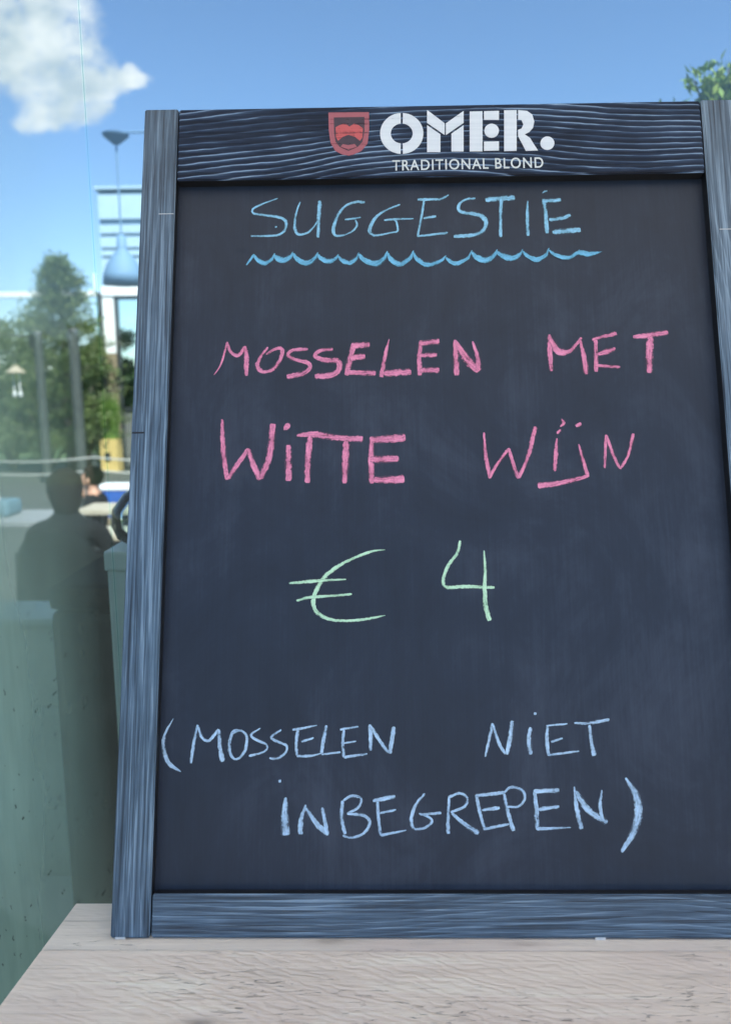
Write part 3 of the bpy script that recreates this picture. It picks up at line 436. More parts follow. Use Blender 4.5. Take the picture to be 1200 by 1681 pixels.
LOGO = json.loads('''[["O",[[[264.2,784.7],[267.3,784.2],[270.4,783.3],[273.3,781.9],[275.9,780.1],[278.3,777.9],[280.4,775.4],[282.0,772.7],[283.3,769.7],[284.2,766.5],[284.6,763.3],[284.5,760.0],[284.0,756.8],[283.1,753.7],[281.7,750.8],[279.9,748.1],[277.8,745.7],[275.4,743.6],[272.7,741.9],[269.8,740.7],[266.7,739.9],[263.6,739.5],[263.6,750.9],[265.5,751.3],[267.3,751.9],[269.0,752.8],[270.5,754.0],[271.7,755.5],[272.7,757.2],[273.4,759.0],[273.8,760.9],[273.8,762.8],[273.5,764.7],[272.9,766.6],[271.9,768.3],[270.7,769.8],[269.2,771.1],[267.6,772.1],[265.8,772.8],[263.8,773.1]],[[261.3,739.6],[258.2,740.0],[255.2,741.0],[252.3,742.3],[249.7,744.1],[247.3,746.2],[245.2,748.7],[243.5,751.4],[242.2,754.4],[241.3,757.6],[240.9,760.8],[240.9,764.1],[241.4,767.3],[242.3,770.4],[243.7,773.4],[245.5,776.1],[247.6,778.5],[250.0,780.6],[252.7,782.3],[255.6,783.6],[258.7,784.4],[261.9,784.7],[261.9,773.2],[260.0,772.9],[258.2,772.2],[256.5,771.3],[255.0,770.1],[253.7,768.6],[252.7,766.9],[252.1,765.1],[251.7,763.2],[251.7,761.3],[252.0,759.4],[252.6,757.5],[253.6,755.8],[254.8,754.3],[256.3,753.0],[257.9,752.0],[259.7,751.4],[261.6,751.0]]]],["M",[[[288.8,787.7],[306.4,772.4],[306.1,759.6],[288.5,773.4]],[[325.8,785.9],[307.6,772.4],[307.3,759.5],[325.5,772.7]],[[288.5,770.7],[301.8,760.3],[301.4,740.8],[288.0,741.1]],[[325.4,770.0],[312.9,760.8],[312.5,741.3],[324.7,741.1]]]],["E",[[[332.0,785.1],[344.9,785.2],[343.7,740.8],[330.8,741.0]],[[346.5,785.2],[361.6,785.3],[361.3,775.4],[346.2,775.7]],[[360.9,763.3],[360.4,760.9],[359.3,758.7],[357.6,757.0],[355.5,756.0],[353.2,755.7],[350.9,756.1],[348.9,757.3],[347.3,759.1],[346.4,761.3],[346.2,763.8],[346.7,766.2],[347.8,768.3],[349.6,769.9],[351.7,770.9],[354.1,771.2],[356.3,770.6],[358.3,769.4],[359.8,767.5],[360.7,765.3]],[[345.5,751.4],[360.5,751.5],[360.2,741.5],[345.2,741.4]]]],["R",[[[366.8,785.8],[379.5,785.9],[377.9,740.8],[365.4,740.7]],[[381.0,785.9],[389.9,784.7],[395.0,780.6],[396.8,772.7],[395.3,766.0],[391.5,761.4],[386.5,758.8],[391.9,754.6],[395.3,747.9],[399.3,740.8],[387.1,740.7],[383.7,748.7],[380.0,756.9],[380.2,763.9],[383.7,765.2],[385.7,769.9],[384.0,774.7],[380.6,775.4]]]],["dot",[[[416.1,748.5],[415.6,746.2],[414.5,744.2],[412.9,742.6],[410.9,741.6],[408.7,741.3],[406.5,741.7],[404.6,742.8],[403.1,744.5],[402.2,746.6],[402.0,749.0],[402.5,751.2],[403.7,753.3],[405.4,754.8],[407.4,755.8],[409.6,756.0],[411.8,755.5],[413.7,754.3],[415.1,752.5],[415.9,750.4]]]]]'''); SH = json.loads('''[["shield",[[188.4,786.8],[229.7,786.5],[229.8,766.0],[228.0,751.7],[221.9,743.6],[214.3,739.9],[208.8,738.6],[202.3,740.1],[195.5,744.1],[190.7,752.9],[188.9,766.8]]],["dark",[[193.9,781.1],[225.1,781.1],[225.0,764.7],[222.9,753.7],[218.4,748.1],[208.8,743.8],[199.8,748.4],[195.7,754.2],[194.2,765.3]]],["red",[[195.7,770.0],[199.3,772.1],[204.8,774.2],[209.9,770.5],[214.9,774.0],[219.5,771.7],[223.5,768.3],[223.0,758.4],[220.4,754.6],[214.9,759.4],[208.8,761.4],[203.0,759.3],[198.3,755.0],[196.2,758.9]]],["red2",[[200.8,748.4],[203.0,751.1],[208.8,749.9],[214.9,751.1],[217.4,748.1],[208.8,744.9]]]]'''); TX = json.loads('''[[252.8,721.0],[404.0,721.7],[252.9,732.7]]''')
def slab(bm, poly, y0, y1):
    a = [bm.verts.new((x / 1000, y0, z / 1000)) for x, z in poly]; b_ = [bm.verts.new((x / 1000, y1, z / 1000)) for x, z in poly]
    bm.faces.new(a); bm.faces.new(b_[::-1]); n = len(poly)
    for i in range(n): bm.faces.new((a[i], b_[i], b_[(i + 1) % n], a[(i + 1) % n]))
for nme, polys in LOGO:
    bm = bmesh.new()
    for p in polys: slab(bm, p, -.0005, .0)
    obj('logo_dot' if nme == 'dot' else 'logo_letter', bm, 'print_white', cb)
emb = None
for i, (nme, p) in enumerate(SH):
    bm = bmesh.new(); slab(bm, p, -.0003 - .00012 * i, 0)
    o = obj('emblem' if i == 0 else 'emblem_inlay', bm, ('print_red', 'print_dark', 'print_bright_red', 'print_red')[i], emb or cb)
    if i == 0: emb = o
cu = bpy.data.curves.new('caption', 'FONT'); cu.body = 'TRADITIONAL BLOND'; cu.size = 1; cu.offset = .010; cu.space_character = 1.15
to = bpy.data.objects.new('caption', cu); C.objects.link(to)
me = bpy.data.meshes.new_from_object(to.evaluated_get(bpy.context.evaluated_depsgraph_get())); bpy.data.objects.remove(to)
xs = [v.co.x for v in me.vertices]; zs = [v.co.y for v in me.vertices]
(x0, z0), (x1, z1), (_, z2) = TX; w_ = max(xs) - min(xs); h_ = max(zs) - min(zs); hh_ = (z2 - z0)
for v in me.vertices:
    fx = (v.co.x - min(xs)) / w_; fz = (v.co.y - min(zs)) / h_
    v.co = ((x0 + (x1 - x0) * fx) / 1000, -.0005, (z0 + (z1 - z0) * fx + hh_ * fz) / 1000)
obj('caption', me, 'print_cream', cb)

# ------------------------------------------------------------------ just behind the screen
pw = thing('parapet_wall', 'low greenish concrete parapet wall behind the glass with pinholes and board joints', 'wall', (-1.6, 1.66, 0))
for z0, z1 in ((0, .335), (.3375, .655), (.6575, .895)):
    for x0, x1 in ((-1.5, 1.15),): obj('block', B(x0, x1, -.09, .09, z0, z1, bev=.004), 'concrete', pw)
obj('footing', B(-1.5, 1.15, -1.02, -.0955, 0, .12, bev=.006), 'concrete', pw)
obj('joint_fill', B(-1.49, 1.14, -.08, .08, .01, .89), 'dark_concrete', pw)
obj('coping', B(-1.5, 1.15, -.10, .11, .8955, .925, bev=.012), 'concrete', pw)
pd = thing('timber_stand', 'slim pale timber stand half hidden behind the chalkboard edge', 'stand', (-.108, .56, 0))
obj('post', B(-.056, .052, -.05, .05, .03, 1.31, bev=.004), 'oat_timber', pd); obj('top_plate', B(-.058, .056, -.056, .056, 1.3105, 1.34, bev=.004), 'oat_timber', pd); obj('base_plate', B(-.13, .13, -.13, .13, 0, .0295, bev=.004), 'oat_timber', pd)
vz = thing('glass_jar', 'clear rounded glass jar standing on the slim pale timber stand', 'jar', (-.108, .56, 1.3405))
obj('body', lathe([(0, .0), (.034, .0), (.052, .012), (.059, .03), (.057, .055), (.040, .078), (.02, .09), (.018, .098), (.016, .098), (.0175, .09), (.038, .076), (.054, .055), (.056, .03), (.049, .014), (.028, .004), (0, .004)], 40), 'clear_glass', vz, smooth=True)
bm = lathe([(0, .0), (.0215, .0), (.0215, .012), (0, .012)], 24, (0, 0, .0985)); obj('stopper', bm, 'oat_timber', vz)

bc = thing('added_blocker', 'added dark counter end beside the chalkboard beyond the glass, in front of the parapet', 'blocker', (.55, 1.05, 0))  # dark block added to shade and darken the corner beside the board
obj('body', B(-.945, .85, -.22, .515, .1205, 1.155, bev=.02), 'dark_concrete', bc); obj('blocker_top', B(-.947, .852, -.222, .517, 1.1555, 1.205, bev=.02), 'black_fabric', bc)

# ------------------------------------------------------------------ seats, tables and people beyond
def round_chair(label, loc, rz, mat, group=None):
    t_ = thing('round_back_chair', label, 'chair', loc, rz, group)
    bm = bmesh.new(); n = 22; rows = []
    for lay in (0, 1):                       # curved shell, thick, rounded top
        for j in range(9):
            zf = j / 8; row = []
            for i in range(n + 1):
                u = -1 + 2 * i / n; ang = u * 1.05
                rad = .235 - lay * .028
                zt = .44 + zf * (1.015 - .44 - .17 * abs(u) ** 2.6)
                sh_ = 1 - .10 * zf ** 3 * (1 if lay == 0 else 1)
                row.append(bm.verts.new((math.sin(ang) * rad * sh_, -math.cos(ang) * rad * .8 - .06 * zf, zt)))
            rows.append(row)
    o_, i_ = rows[:9], rows[9:]
    for g1 in (o_, i_):
        for a, b_ in zip(g1, g1[1:]):
            for i in range(n): bm.faces.new((a[i], a[i + 1], b_[i + 1], b_[i]))
    for i in range(n): bm.faces.new((o_[8][i], o_[8][i + 1], i_[8][i + 1], i_[8][i])); bm.faces.new((o_[0][i], i_[0][i], i_[0][i + 1], o_[0][i + 1]))
    for j in range(8): bm.faces.new((o_[j][0], o_[j + 1][0], i_[j + 1][0], i_[j][0])); bm.faces.new((o_[j][n], i_[j][n], i_[j + 1][n], o_[j + 1][n]))
    obj('backrest', bm, mat, t_, smooth=True)
    obj('seat', lathe([(0, .36), (.20, .36), (.225, .38), (.225, .43), (.20, .455), (0, .46)], 28), mat, t_, smooth=True)
    for x in (-1, 1):
        for y in (-1, 1): obj('leg', TUBE([(x * .14, y * .14, .37), (x * .19, y * .19, 0)], [.017, .011]), 'dark_steel', t_)
    return t_
round_chair('black round-backed chair seen from behind just over the parapet', (-1.095, 2.72, 0), R(4), 'black_fabric')
round_chair('beige tub chair at the left edge beside the white table', (-1.72, 3.05, 0), R(-60), 'beige_fabric')

def seated(name, label, loc, rz, sc, shirt, hair_long):
    t_ = thing(name, label, 'person', loc, rz); t_.scale = (sc,) * 3
    P_ = {}; E_ = []; V_ = []; Rd = []
    def v(n, co, r_, par=None):
        V_.append(co); Rd.append(r_ if isinstance(r_, tuple) else (r_, r_)); P_[n] = len(V_) - 1
        if par: E_.append((P_[par], P_[n]))
    v('pel', (0, 0, .53), (.15, .12)); v('waist', (0, -.01, .70), (.135, .105), 'pel'); v('chest', (0, -.02, .89), (.16, .115), 'waist'); v('col', (0, -.01, 1.02), (.11, .075), 'chest')
    v('neck', (0, .005, 1.10), (.052, .054), 'col'); v('jaw', (0, .03, 1.165), (.062, .075), 'neck'); v('head', (0, .022, 1.235), (.078, .098), 'jaw'); v('crown', (0, .012, 1.292), (.055, .07), 'head')
    v('nose', (0, .125, 1.205), .013, 'jaw')
    for s_, q in ((-1, 'l'), (1, 'r')):
        v('sh' + q, (s_ * .185, -.01, .985), .062, 'col'); v('el' + q, (s_ * .235, .06, .72), .042, 'sh' + q); v('wr' + q, (s_ * .16, .27, .66), .028, 'el' + q); v('pa' + q, (s_ * .14, .33, .645), (.036, .018), 'wr' + q)
        for k in range(4):
            fx = s_ * (.14 + (k - 1.5) * .02); ln = (.055, .068, .072, .06)[k]
            v('f%d%s' % (k, q), (fx, .365 + .3 * ln, .645), .0085, 'pa' + q); v('g%d%s' % (k, q), (fx, .365 + ln, .63), .007, 'f%d%s' % (k, q))
        v('t' + q, (s_ * .105, .33, .65), .0095, 'pa' + q); v('u' + q, (s_ * .088, .362, .645), .0085, 't' + q)
        v('hi' + q, (s_ * .095, .03, .50), .088, 'pel'); v('kn' + q, (s_ * .12, .42, .49), .062, 'hi' + q); v('an' + q, (s_ * .12, .40, .09), .040, 'kn' + q); v('to' + q, (s_ * .125, .52, .035), (.04, .03), 'an' + q)
    me = bpy.data.meshes.new('body'); me.from_pydata(V_, E_, []); o = bpy.data.objects.new('tmp_body', me); C.objects.link(o)
    sk = o.modifiers.new('skin', 'SKIN'); sk.use_smooth_shade = True
    for i, sv in enumerate(me.skin_vertices[0].data): sv.radius = Rd[i]; sv.use_root = (i == 0)
    o.modifiers.new('sub', 'SUBSURF').levels = 2
    m2 = bpy.data.meshes.new_from_object(o.evaluated_get(bpy.context.evaluated_depsgraph_get())); bpy.data.objects.remove(o)
    b_ = obj('body', m2, shirt, t_, smooth=True, extra=('skin', 'trousers', 'dark_steel'))
    for p in m2.polygons:
        c = p.center; p.material_index = 1 if c.z > (1.135 if hair_long else 1.065) or (c.z < .68 and c.y > .25 and .6 < c.z) else (2 if c.z < .58 else 0)
        if c.z < .075: p.material_index = 3
    bm = bmesh.new(); bmesh.ops.create_uvsphere(bm, u_segments=28, v_segments=18, radius=1)
    for q in bm.verts:
        x, y, z = q.co; k = 1.03 + .10 * noise.noise(Vector((x * 3, y * 3, z * 4))) + .05 * noise.noise(Vector((x * 9, y * 9, z * 3)))
        low = 1.0 + (1.15 if hair_long else .15) * max(0, -z) * (1 if y < .1 else 0)
        q.co = (x * .094 * k, (y * .106 - .016) * k, z * .098 * k * low)
        if y > .35 and z < .35: q.co.y = min(q.co.y, .03)
        q.co += Vector((0, .018, 1.245))
    obj('hair', bm, 'dark_hair', t_, smooth=True)
    for s_ in (-1, 1):
        bm = bmesh.new(); bmesh.ops.create_uvsphere(bm, u_segments=10, v_segments=8, radius=.012)
        for q in bm.verts: q.co += Vector((s_ * .032, .108, 1.232))
        obj('eye', bm, 'dark_steel', t_, smooth=True)
        bm = bmesh.new(); bmesh.ops.create_uvsphere(bm, u_segments=10, v_segments=8, radius=.028)
        for q in bm.verts: q.co = Vector((q.co.x * .35 + s_ * .094, q.co.y * .7 + .02, q.co.z * 1.1 + 1.20))
        obj('ear', bm, 'skin', t_, smooth=True)
    bm = bmesh.new(); bmesh.ops.create_uvsphere(bm, u_segments=10, v_segments=6, radius=.02)
    for q in bm.verts: q.co = Vector((q.co.x * 1.2, q.co.y * .4 + .103, q.co.z * .3 + 1.158))
    obj('mouth', bm, 'terracotta', t_, smooth=True)
    return t_
def plain_chair(label, loc, rz, mat, sc=1.0, group=None):
    t_ = thing('cafe_chair', label, 'chair', loc, rz, group); t_.scale = (sc,) * 3
    obj('seat', B(-.21, .21, -.19, .21, .395, .435, bev=.012), mat, t_)
    obj('backrest', B(-.21, .21, -.225, -.195, .50, .86, bev=.012), mat, t_)
    for x in (-.19, .19):
        obj('leg', TUBE([(x, -.205, .86), (x, -.2, .42), (x * 1.05, -.25, 0)], .013), 'dark_steel', t_); obj('leg', TUBE([(x, .19, .396), (x * 1.05, .22, 0)], .013), 'dark_steel', t_)
    return t_
seated('person', 'person in dark clothes with dark hair seen from behind above the black round chair', (-1.325, 3.26, 0), R(8), .885, 'black_cloth', True)
plain_chair('black cafe chair under the person seen from behind', (-1.325, 3.26, 0), R(8), 'black_fabric', .95)
seated('person', 'person with short dark hair and black top turned left at the beige table', (-1.91, 5.25, 0), R(90), .755, 'black_cloth', False)
plain_chair('black cafe chair under the person turned left', (-1.90, 5.25, 0), R(90), 'black_fabric', .84)

def table(label, loc, w2, d2, h_, mat, cat='table'):
    t_ = thing('cafe_table', label, cat, loc)
    obj('tabletop', B(-w2, w2, -d2, d2, h_ - .035, h_, bev=.006), mat, t_)
    for x in (-1, 1):
        for y in (-1, 1): obj('leg', B(x * (w2 - .05) - .02, x * (w2 - .05) + .02, y * (d2 - .05) - .02, y * (d2 - .05) + .02, 0, h_ - .0355), 'dark_steel', t_)
    return t_
table('beige cafe table in front of the person turned left', (-1.18, 4.45, 0), .50, .16, .825, 'table_beige')
table('low beige cafe table between the black round chair and the taller beige table', (-.95, 3.75, 0), .44, .14, .79, 'table_beige')
table('white cafe table at the left edge behind the beige tub chair', (-2.05, 4.25, 0), .42, .24, .80, 'table_white')
t_ = thing('cool_bag', 'pale blue cool bag lying on the white cafe table at the left edge', 'bag', (-2.25, 4.27, .8005))
obj('bag_body', B(-.20, .20, -.1, .1, 0, .10, bev=.03), 'pale_blue', t_); obj('handle', TUBE([(-.10, 0, .098), (-.07, 0, .15), (.07, 0, .15), (.10, 0, .098)], .009), 'white_paint', t_)
t_ = thing('bench', 'low timber bench carrying the blue cool box', 'bench', (-2.15, 6.6, 0))
obj('seat', B(-.6, .6, -.2, .2, .36, .42, bev=.006), 'brown_timber', t_)
for x in (-.5, .5): obj('leg', B(x - .03, x + .03, -.17, .17, 0, .3595), 'brown_timber', t_)
t_ = thing('cool_box', 'bright blue cool box with white lid on the timber bench', 'cool box', (-2.12, 6.6, .4205))
obj('box_body', B(-.21, .21, -.14, .14, 0, .25, bev=.01), 'blue_plastic', t_); obj('lid', B(-.22, .22, -.15, .15, .251, .29, bev=.01), 'white_paint', t_)

# rope barrier
t_ = thing('rope_barrier', 'white rope barrier strung between short posts in front of the hedge', 'barrier', (-4.0, 9, 0))
px_ = (-2.6, -.9, .75, 2.4)
for x in px_: obj('post', TUBE([(x, 0, 0), (x, 0, .80)], .03), 'post_grey', t_)
bm = bmesh.new()
for z in (.76, .60):
    for a, b_ in zip(px_, px_[1:]): tube(bm, [(a + (b_ - a) * k / 8, -.032, z - .05 * math.sin(math.pi * k / 8)) for k in range(9)], .011, 6)
obj('rope', bm, 'rope_white', t_)

# ------------------------------------------------------------------ arc lamp
al = thing('arc_lamp', 'pale blue bottle-shaped lamp hanging on a long cord in front of the pavilion', 'lamp', (.5, 4.4, 0))
obj('base', lathe([(0, 0), (.25, 0), (.25, .03), (.04, .05), (0, .05)], 32), 'dark_steel', al)
obj('pole', TUBE([(0, 0, .04), (0, 0, 2.92), (-.06, 0, 3.03), (-.2, 0, 3.085), (-1.84, 0, 3.10)], [.02, .02, .018, .014, .006], 12), 'lamp_enamel', al)
obj('ceiling_rose', lathe([(0, 0), (.02, 0), (.075, .045), (.08, .055), (0, .055)], 24, (-1.828, 0, 3.032)), 'lamp_enamel', al)
obj('cord', TUBE([(-1.828, 0, 3.04), (-1.829, 0, 2.50)], .006, 8), 'lamp_enamel', al)
obj('shade', lathe([(0, .29), (.028, .29), (.032, .21), (.036, .20), (.07, .16), (.10, .11), (.118, .06), (.125, 0), (.12, 0), (.112, .06), (.094, .108), (.064, .155), (.03, .19), (0, .2)], 40, (-1.829, 0, 2.215)), 'lamp_enamel', al, smooth=True)

# ------------------------------------------------------------------ pavilion
PY = 15.0
pv = thing('pavilion', 'white pavilion front with louvred upper facade and black framed glazing', 'pavilion', (-5, PY, 0))
def pb(name, mat, x0, x1, y0, y1, z0, z1, par=None, bev=.006):
    o = obj(name, B(x0 + 5, x1 + 5, y0, y1, z0, z1, bev=bev), mat, par or pv); return o
pb('corner_post', 'dark_steel', -5.165, -5.075, -.06, .06, 0, 3.42)
pb('pillar', 'white_paint', -5.06, -4.85, -.05, .14, 2.275, 3.352)
pb('pilaster', 'brown_timber', -5.06, -4.85, -.05, .14, 0, 2.27)
pb('lintel', 'white_paint', -5.06, 4.0, -.08, .16, 3.356, 3.53)
pb('eave_beam', 'white_paint', -10.5, -5.17, .0, .12, 3.36, 3.46)
pb('finial', 'white_paint', -5.20, -5.175, -.05, 0, 3.46, 3.78)
pb('backing', 'slat_blue', -5.06, 4.0, .10, .16, 3.535, 5.30)
z = 3.56
for hgt, gap in ((.50, .05), (.10, .05), (.20, .06), (.16, .10), (.46, .03)):
    pb('slat', 'pale_slat', -5.05, 4.0, .02, .08, z, z + hgt); z += hgt + gap
pb('roof_edge', 'pale_slat', -5.10, 4.05, -.04, .3, 5.31, 5.36)
pb('support_post', 'white_paint', -10.5, -10.35, .0, .12, 0, 3.355)
for k in range(4):
    x0 = -4.842 + k * 2.2; x1 = x0 + 2.19
    fr_ = obj('door_frame', (lambda bm: (box(bm, x0 + 5, x0 + 5.07, -.03, .05, 0, 3.35), box(bm, x1 + 4.93, x1 + 5, -.03, .05, 0, 3.35), box(bm, x0 + 5.071, x1 + 4.929, -.03, .05, 3.29, 3.35), box(bm, x0 + 5.071, x1 + 4.929, -.03, .05, 1.16, 1.23), box(bm, x0 + 5.071, x1 + 4.929, -.03, .05, 0, .08), bm)[-1])(bmesh.new()), 'dark_steel', pv)
    pb('pane', 'clear_glass', x0 + .072, x1 - .072, .005, .012, 1.232, 3.288, fr_, 0)
    pb('kick_panel', 'grey_panel', x0 + .072, x1 - .072, .0, .02, .082, 1.158, fr_, 0)

# ------------------------------------------------------------------ planter, posts, lantern
t_ = thing('planter', 'tall yellow timber planter filled with bright green grass before the pavilion', 'planter', (-4.90, 14.5, 0))
for k in range(4): obj('board', B(-.16, .16, -.16, -.13, .02 + k * .157, .02 + k * .157 + .153, bev=.004), 'yellow_timber', t_)
obj('box_body', B(-.158, .158, -.1295, .16, .02, .645), 'yellow_timber', t_); obj('drain_slot', B(-.08, .03, -.166, -.161, .22, .40), 'black_paint', t_)
pts = []; 
V, F = [], []
for i in range(900):
    bx, by = random.uniform(-.13, .13), random.uniform(-.12, .13); h_ = random.uniform(.5, .9); dx, dy = random.gauss(0, .07), random.gauss(0, .07); k = len(V); w_ = random.uniform(.004, .009); a = random.uniform(0, 6.3)
    ex, ey = math.cos(a) * w_, math.sin(a) * w_
    V += [(bx - ex, by - ey, .63), (bx + ex, by + ey, .63), (bx + dx * .4 + ex * .8, by + dy * .4 + ey * .8, .63 + h_ * .6), (bx + dx * .4 - ex * .8, by + dy * .4 - ey * .8, .63 + h_ * .6), (bx + dx, by + dy, .63 + h_)]
    F += [(k, k + 1, k + 2, k + 3), (k + 3, k + 2, k + 4)]
me = bpy.data.meshes.new('grass'); me.from_pydata(V, [], F)
o = obj('grass_clump', me, 'leaf_bright', t_); o['kind'] = 'stuff'
def post(label, x, y, h_, r_):
    t_ = thing('terrace_post', label, 'post', (x, y, 0)); obj('shaft', TUBE([(0, 0, .06), (0, 0, h_)], r_, 14), 'post_grey', t_); obj('foot', lathe([(0, 0), (r_ * 1.7, 0), (r_ * 1.7, .06), (0, .06)], 20), 'dark_steel', t_); obj('cap', lathe([(0, h_ + .001), (r_ * 1.15, h_ + .001), (r_ * .9, h_ + .04), (0, h_ + .05)], 16), 'dark_steel', t_); return t_
pa = post('grey post with a small black box, left of the conifer trunk', -5.53, 13, 2.52, .075)
obj('speaker_box', B(-.13, -.072, -.06, .06, 2.28, 2.50, bev=.008), 'black_paint', pa)
post('grey post with no box, in front of the conifer', -4.93, 13, 2.56, .09)
hl = thing('hanging_lantern', 'small pale lantern with two bulbs hanging from a dark wire at the left', 'lantern', (-5.95, 13, 0))
obj('wire', TUBE([(-1.5, 0, 2.62), (-.5, 0, 2.56), (.35, 0, 2.46)], .012, 6), 'dark_steel', hl)
obj('cord', TUBE([(0, 0, 2.53), (0, 0, 2.0)], .006, 6), 'dark_steel', hl)
obj('shade', lathe([(0, .12), (.03, .12), (.17, 0), (.16, 0), (.02, .105), (0, .105)], 24, (0, 0, 1.88)), 'beige_fabric', hl)
for x in (-.05, .05):
    obj('bulb', lathe([(0, 0), (.025, .01), (.035, .05), (.02, .10), (.008, .12), (.008, .42), (0, .42)], 14, (x, 0, 1.46)), 'white_paint', hl, smooth=True)

# ------------------------------------------------------------------ trees and shrubs
def conifer(label, x, y, h_, rmax):
    t_ = thing('conifer_tree', label, 'tree', (x, y, 0))
    obj('trunk', TUBE([(0, 0, 0), (.02, 0, h_ * .5), (0, 0, h_ * .97)], [.09, .055, .012]), 'bark', t_)
    pts = []; bm = bmesh.new()
    for i in range(300):
        zf = random.random() ** .8; z = .35 + zf * (h_ - .4); az = random.uniform(0, 6.283)
        rr = rmax * (1 - zf) ** .62 * random.uniform(.72, 1.08) * (1 + .18 * math.sin(az * 2 + 1)) + .05
        d = Vector((math.cos(az), math.sin(az), random.uniform(.0, .5))); 
        if i % 3 == 0: tube(bm, [(0, 0, z), tuple(Vector((0, 0, z)) + d * rr * .9)], [.014, .004], 5)
        for k in range(58):
            f_ = random.uniform(.25, 1.0); sp = .10 * (1.15 - f_ * .55)
            pts.append(Vector((0, 0, z)) + d * rr * f_ + Vector((random.gauss(0, sp), random.gauss(0, sp), random.gauss(0, sp * .5) - .06 * f_)))
    obj('limbs', bm, 'bark', t_)
    obj('crown', leaves(pts, .085, .6, lambda p: Vector((p.x, p.y, .2)).normalized() * .9, .32), 'leaf_conifer', t_)
conifer('slender conifer with dark green needles rising above the hedge', -5.62, 14.3, 4.02, 1.02)
def shrub(name, label, x, y, h_, r_, mat, n=2600, size=.075, group=None, z0=.0):
    t_ = thing(name, label, 'shrub', (x, y, 0), 0, group); bm = bmesh.new(); pts = []
    for i in range(26):
        az = random.uniform(0, 6.283); e = random.uniform(.08, 1.0) ; tip = Vector((math.cos(az) * r_ * random.uniform(.2, .85), math.sin(az) * r_ * random.uniform(.2, .85), z0 + (h_ - z0) * (.10 + .87 * e)))
        if i % 2 == 0: tube(bm, [(tip.x * .05, tip.y * .05, 0), (tip.x * .45, tip.y * .45, tip.z * .6), tuple(tip)], [.03, .02, .006], 6)
        cr = r_ * random.uniform(.25, .48)
        for k in range(n // 26):
            q = Vector((random.gauss(0, 1), random.gauss(0, 1), random.gauss(0, 1))).normalized() * cr * random.random() ** .4
            pts.append(tip + Vector((q.x, q.y, q.z * .8)))
    obj('stems', bm, 'bark', t_); obj('foliage', leaves([p for p in pts if p.z > .03], size, 1, None, .5), mat, t_); return t_
HG = 'shrubs in the hedge behind the terrace'
shrub('hedge_shrub', 'pale green feathery shrub at the left edge of the hedge', -7.2, 15.3, 3.05, 1.05, 'leaf_pale', 10400, group=HG)
shrub('hedge_shrub', 'mid green shrub directly left of the conifer', -6.35, 15.0, 2.6, .85, 'leaf_hedge', 9100, group=HG)
shrub('hedge_shrub', 'dark green shrub between the conifer and the pavilion', -5.15, 15.5, 2.85, .62, 'leaf_hedge', 9100, group=HG)
shrub('hedge_shrub', 'low dark shrub in front of the conifer base', -5.55, 14.9, 1.9, .85, 'leaf_hedge', 8600, group=HG)
shrub('reed_shrub', 'yellow green reedy shrub seen through the pavilion glazing', -4.45, 17.2, 3.05, .42, 'leaf_reed', 2400, .11)
shrub('hedge_shrub', 'dark shrub behind the lower pavilion glazing', -4.3, 16.6, 2.2, .7, 'leaf_hedge', 2600, group=HG)
bm = bmesh.new()
pts = [Vector((random.uniform(-60, 30), random.uniform(52, 66), 0)) for i in range(9000)]
pts += [Vector((random.uniform(-60, 50), random.uniform(-46, -34), 0)) for i in range(16000)]  # unseen trees added behind the camera to darken the glass reflections
for p in pts: p.z = random.random() ** .7 * (3.0 + 1.6 * noise.noise(Vector((p.x * .16, 0, 3)))) * (1.5 if p.y < 0 else 1)
o = obj('far_woodland', leaves(pts, .75, 1, None, .7), 'leaf_hedge'); o['kind'] = 'stuff'; o['label'] = 'distant trees beyond the terrace and an unseen band added behind to darken reflections'; o['category'] = 'woodland'

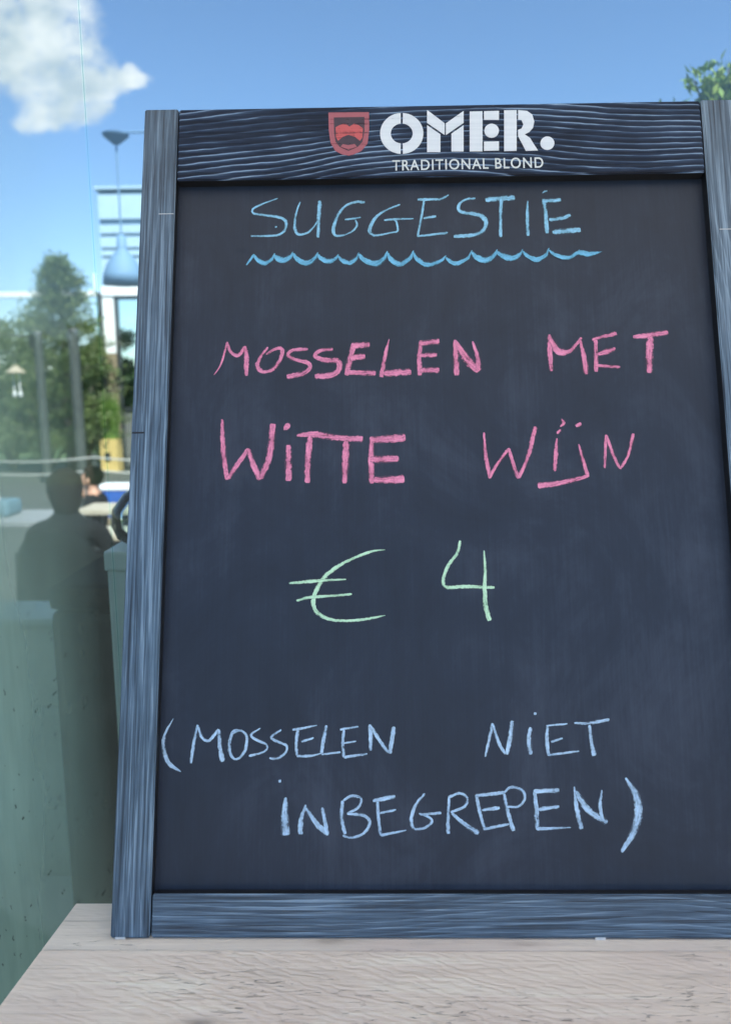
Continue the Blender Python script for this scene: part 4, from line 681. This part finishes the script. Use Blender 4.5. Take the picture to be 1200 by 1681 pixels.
lt = thing('laurel_tree', 'potted laurel tree whose leafy top shows over the right corner of the chalkboard', 'tree', (1.195, 1.6, 0))
obj('pot', lathe([(0, 0), (.15, 0), (.20, .36), (.22, .36), (.22, .41), (.185, .41), (.18, .36), (0, .36)], 32), 'terracotta', lt)
bm = bmesh.new(); tube(bm, [(0, 0, .36), (.015, .01, 1.2), (0, 0, 2.08)], [.022, .018, .013]); pts = []
for i in range(120):
    az = random.uniform(0, 6.283); el = random.uniform(-.5, 1.5); rr = .225 * random.uniform(.72, 1.06)
    tip = Vector((math.cos(az) * math.cos(el) * rr, math.sin(az) * math.cos(el) * rr, 2.178 + math.sin(el) * rr * .92))
    tube(bm, [(0, 0, 2.05), tuple(tip)], [.005, .0015], 5)
    for k in range(84):
        f_ = random.uniform(.4, 1.05); pts.append(Vector((0, 0, 2.05)).lerp(tip, f_) + Vector((random.gauss(0, .014), random.gauss(0, .014), random.gauss(0, .014))))
obj('trunk', bm, 'bark', lt); obj('crown', leaves(pts, .026, 1, lambda p: (p - Vector((0, 0, 2.08))).normalized() * .8, .45), 'leaf_laurel', lt)

# ------------------------------------------------------------------ unseen cream sunshade added overhead to shade and soften the table light
ps = thing('added_parasol', 'large cream cantilever sunshade, unseen, added to shade the plank table', 'added_parasol', (3.2, -1.2, 0))
bm = bmesh.new(); cx, cy, hw = -2.35, .80, 1.0
ring = [bm.verts.new((cx + sx_ * hw * 1.75, cy + sy_ * hw, 2.75)) for sx_, sy_ in ((-1, -1), (1, -1), (1, 1), (-1, 1))]; top = bm.verts.new((cx, cy, 3.1))
for i in range(4): bm.faces.new((ring[i], ring[(i + 1) % 4], top))
bmesh.ops.solidify(bm, geom=bm.faces[:], thickness=.004)
obj('canopy', bm, 'canvas', ps)
obj('pole', TUBE([(0, 0, .08), (0, 0, 3.3), (-.35, 0, 3.55), (cx, cy, 3.2)], .04), 'alu', ps); obj('base', B(-.45, .45, -.45, .45, 0, .08, bev=.01), 'concrete', ps)
for i, (sx_, sy_) in enumerate(((-1, -1), (1, -1), (1, 1), (-1, 1))): obj('rib', TUBE([(cx, cy, 3.06), (cx + sx_ * hw * 1.69, cy + sy_ * hw * .97, 2.735)], .012, 6), 'alu', ps)
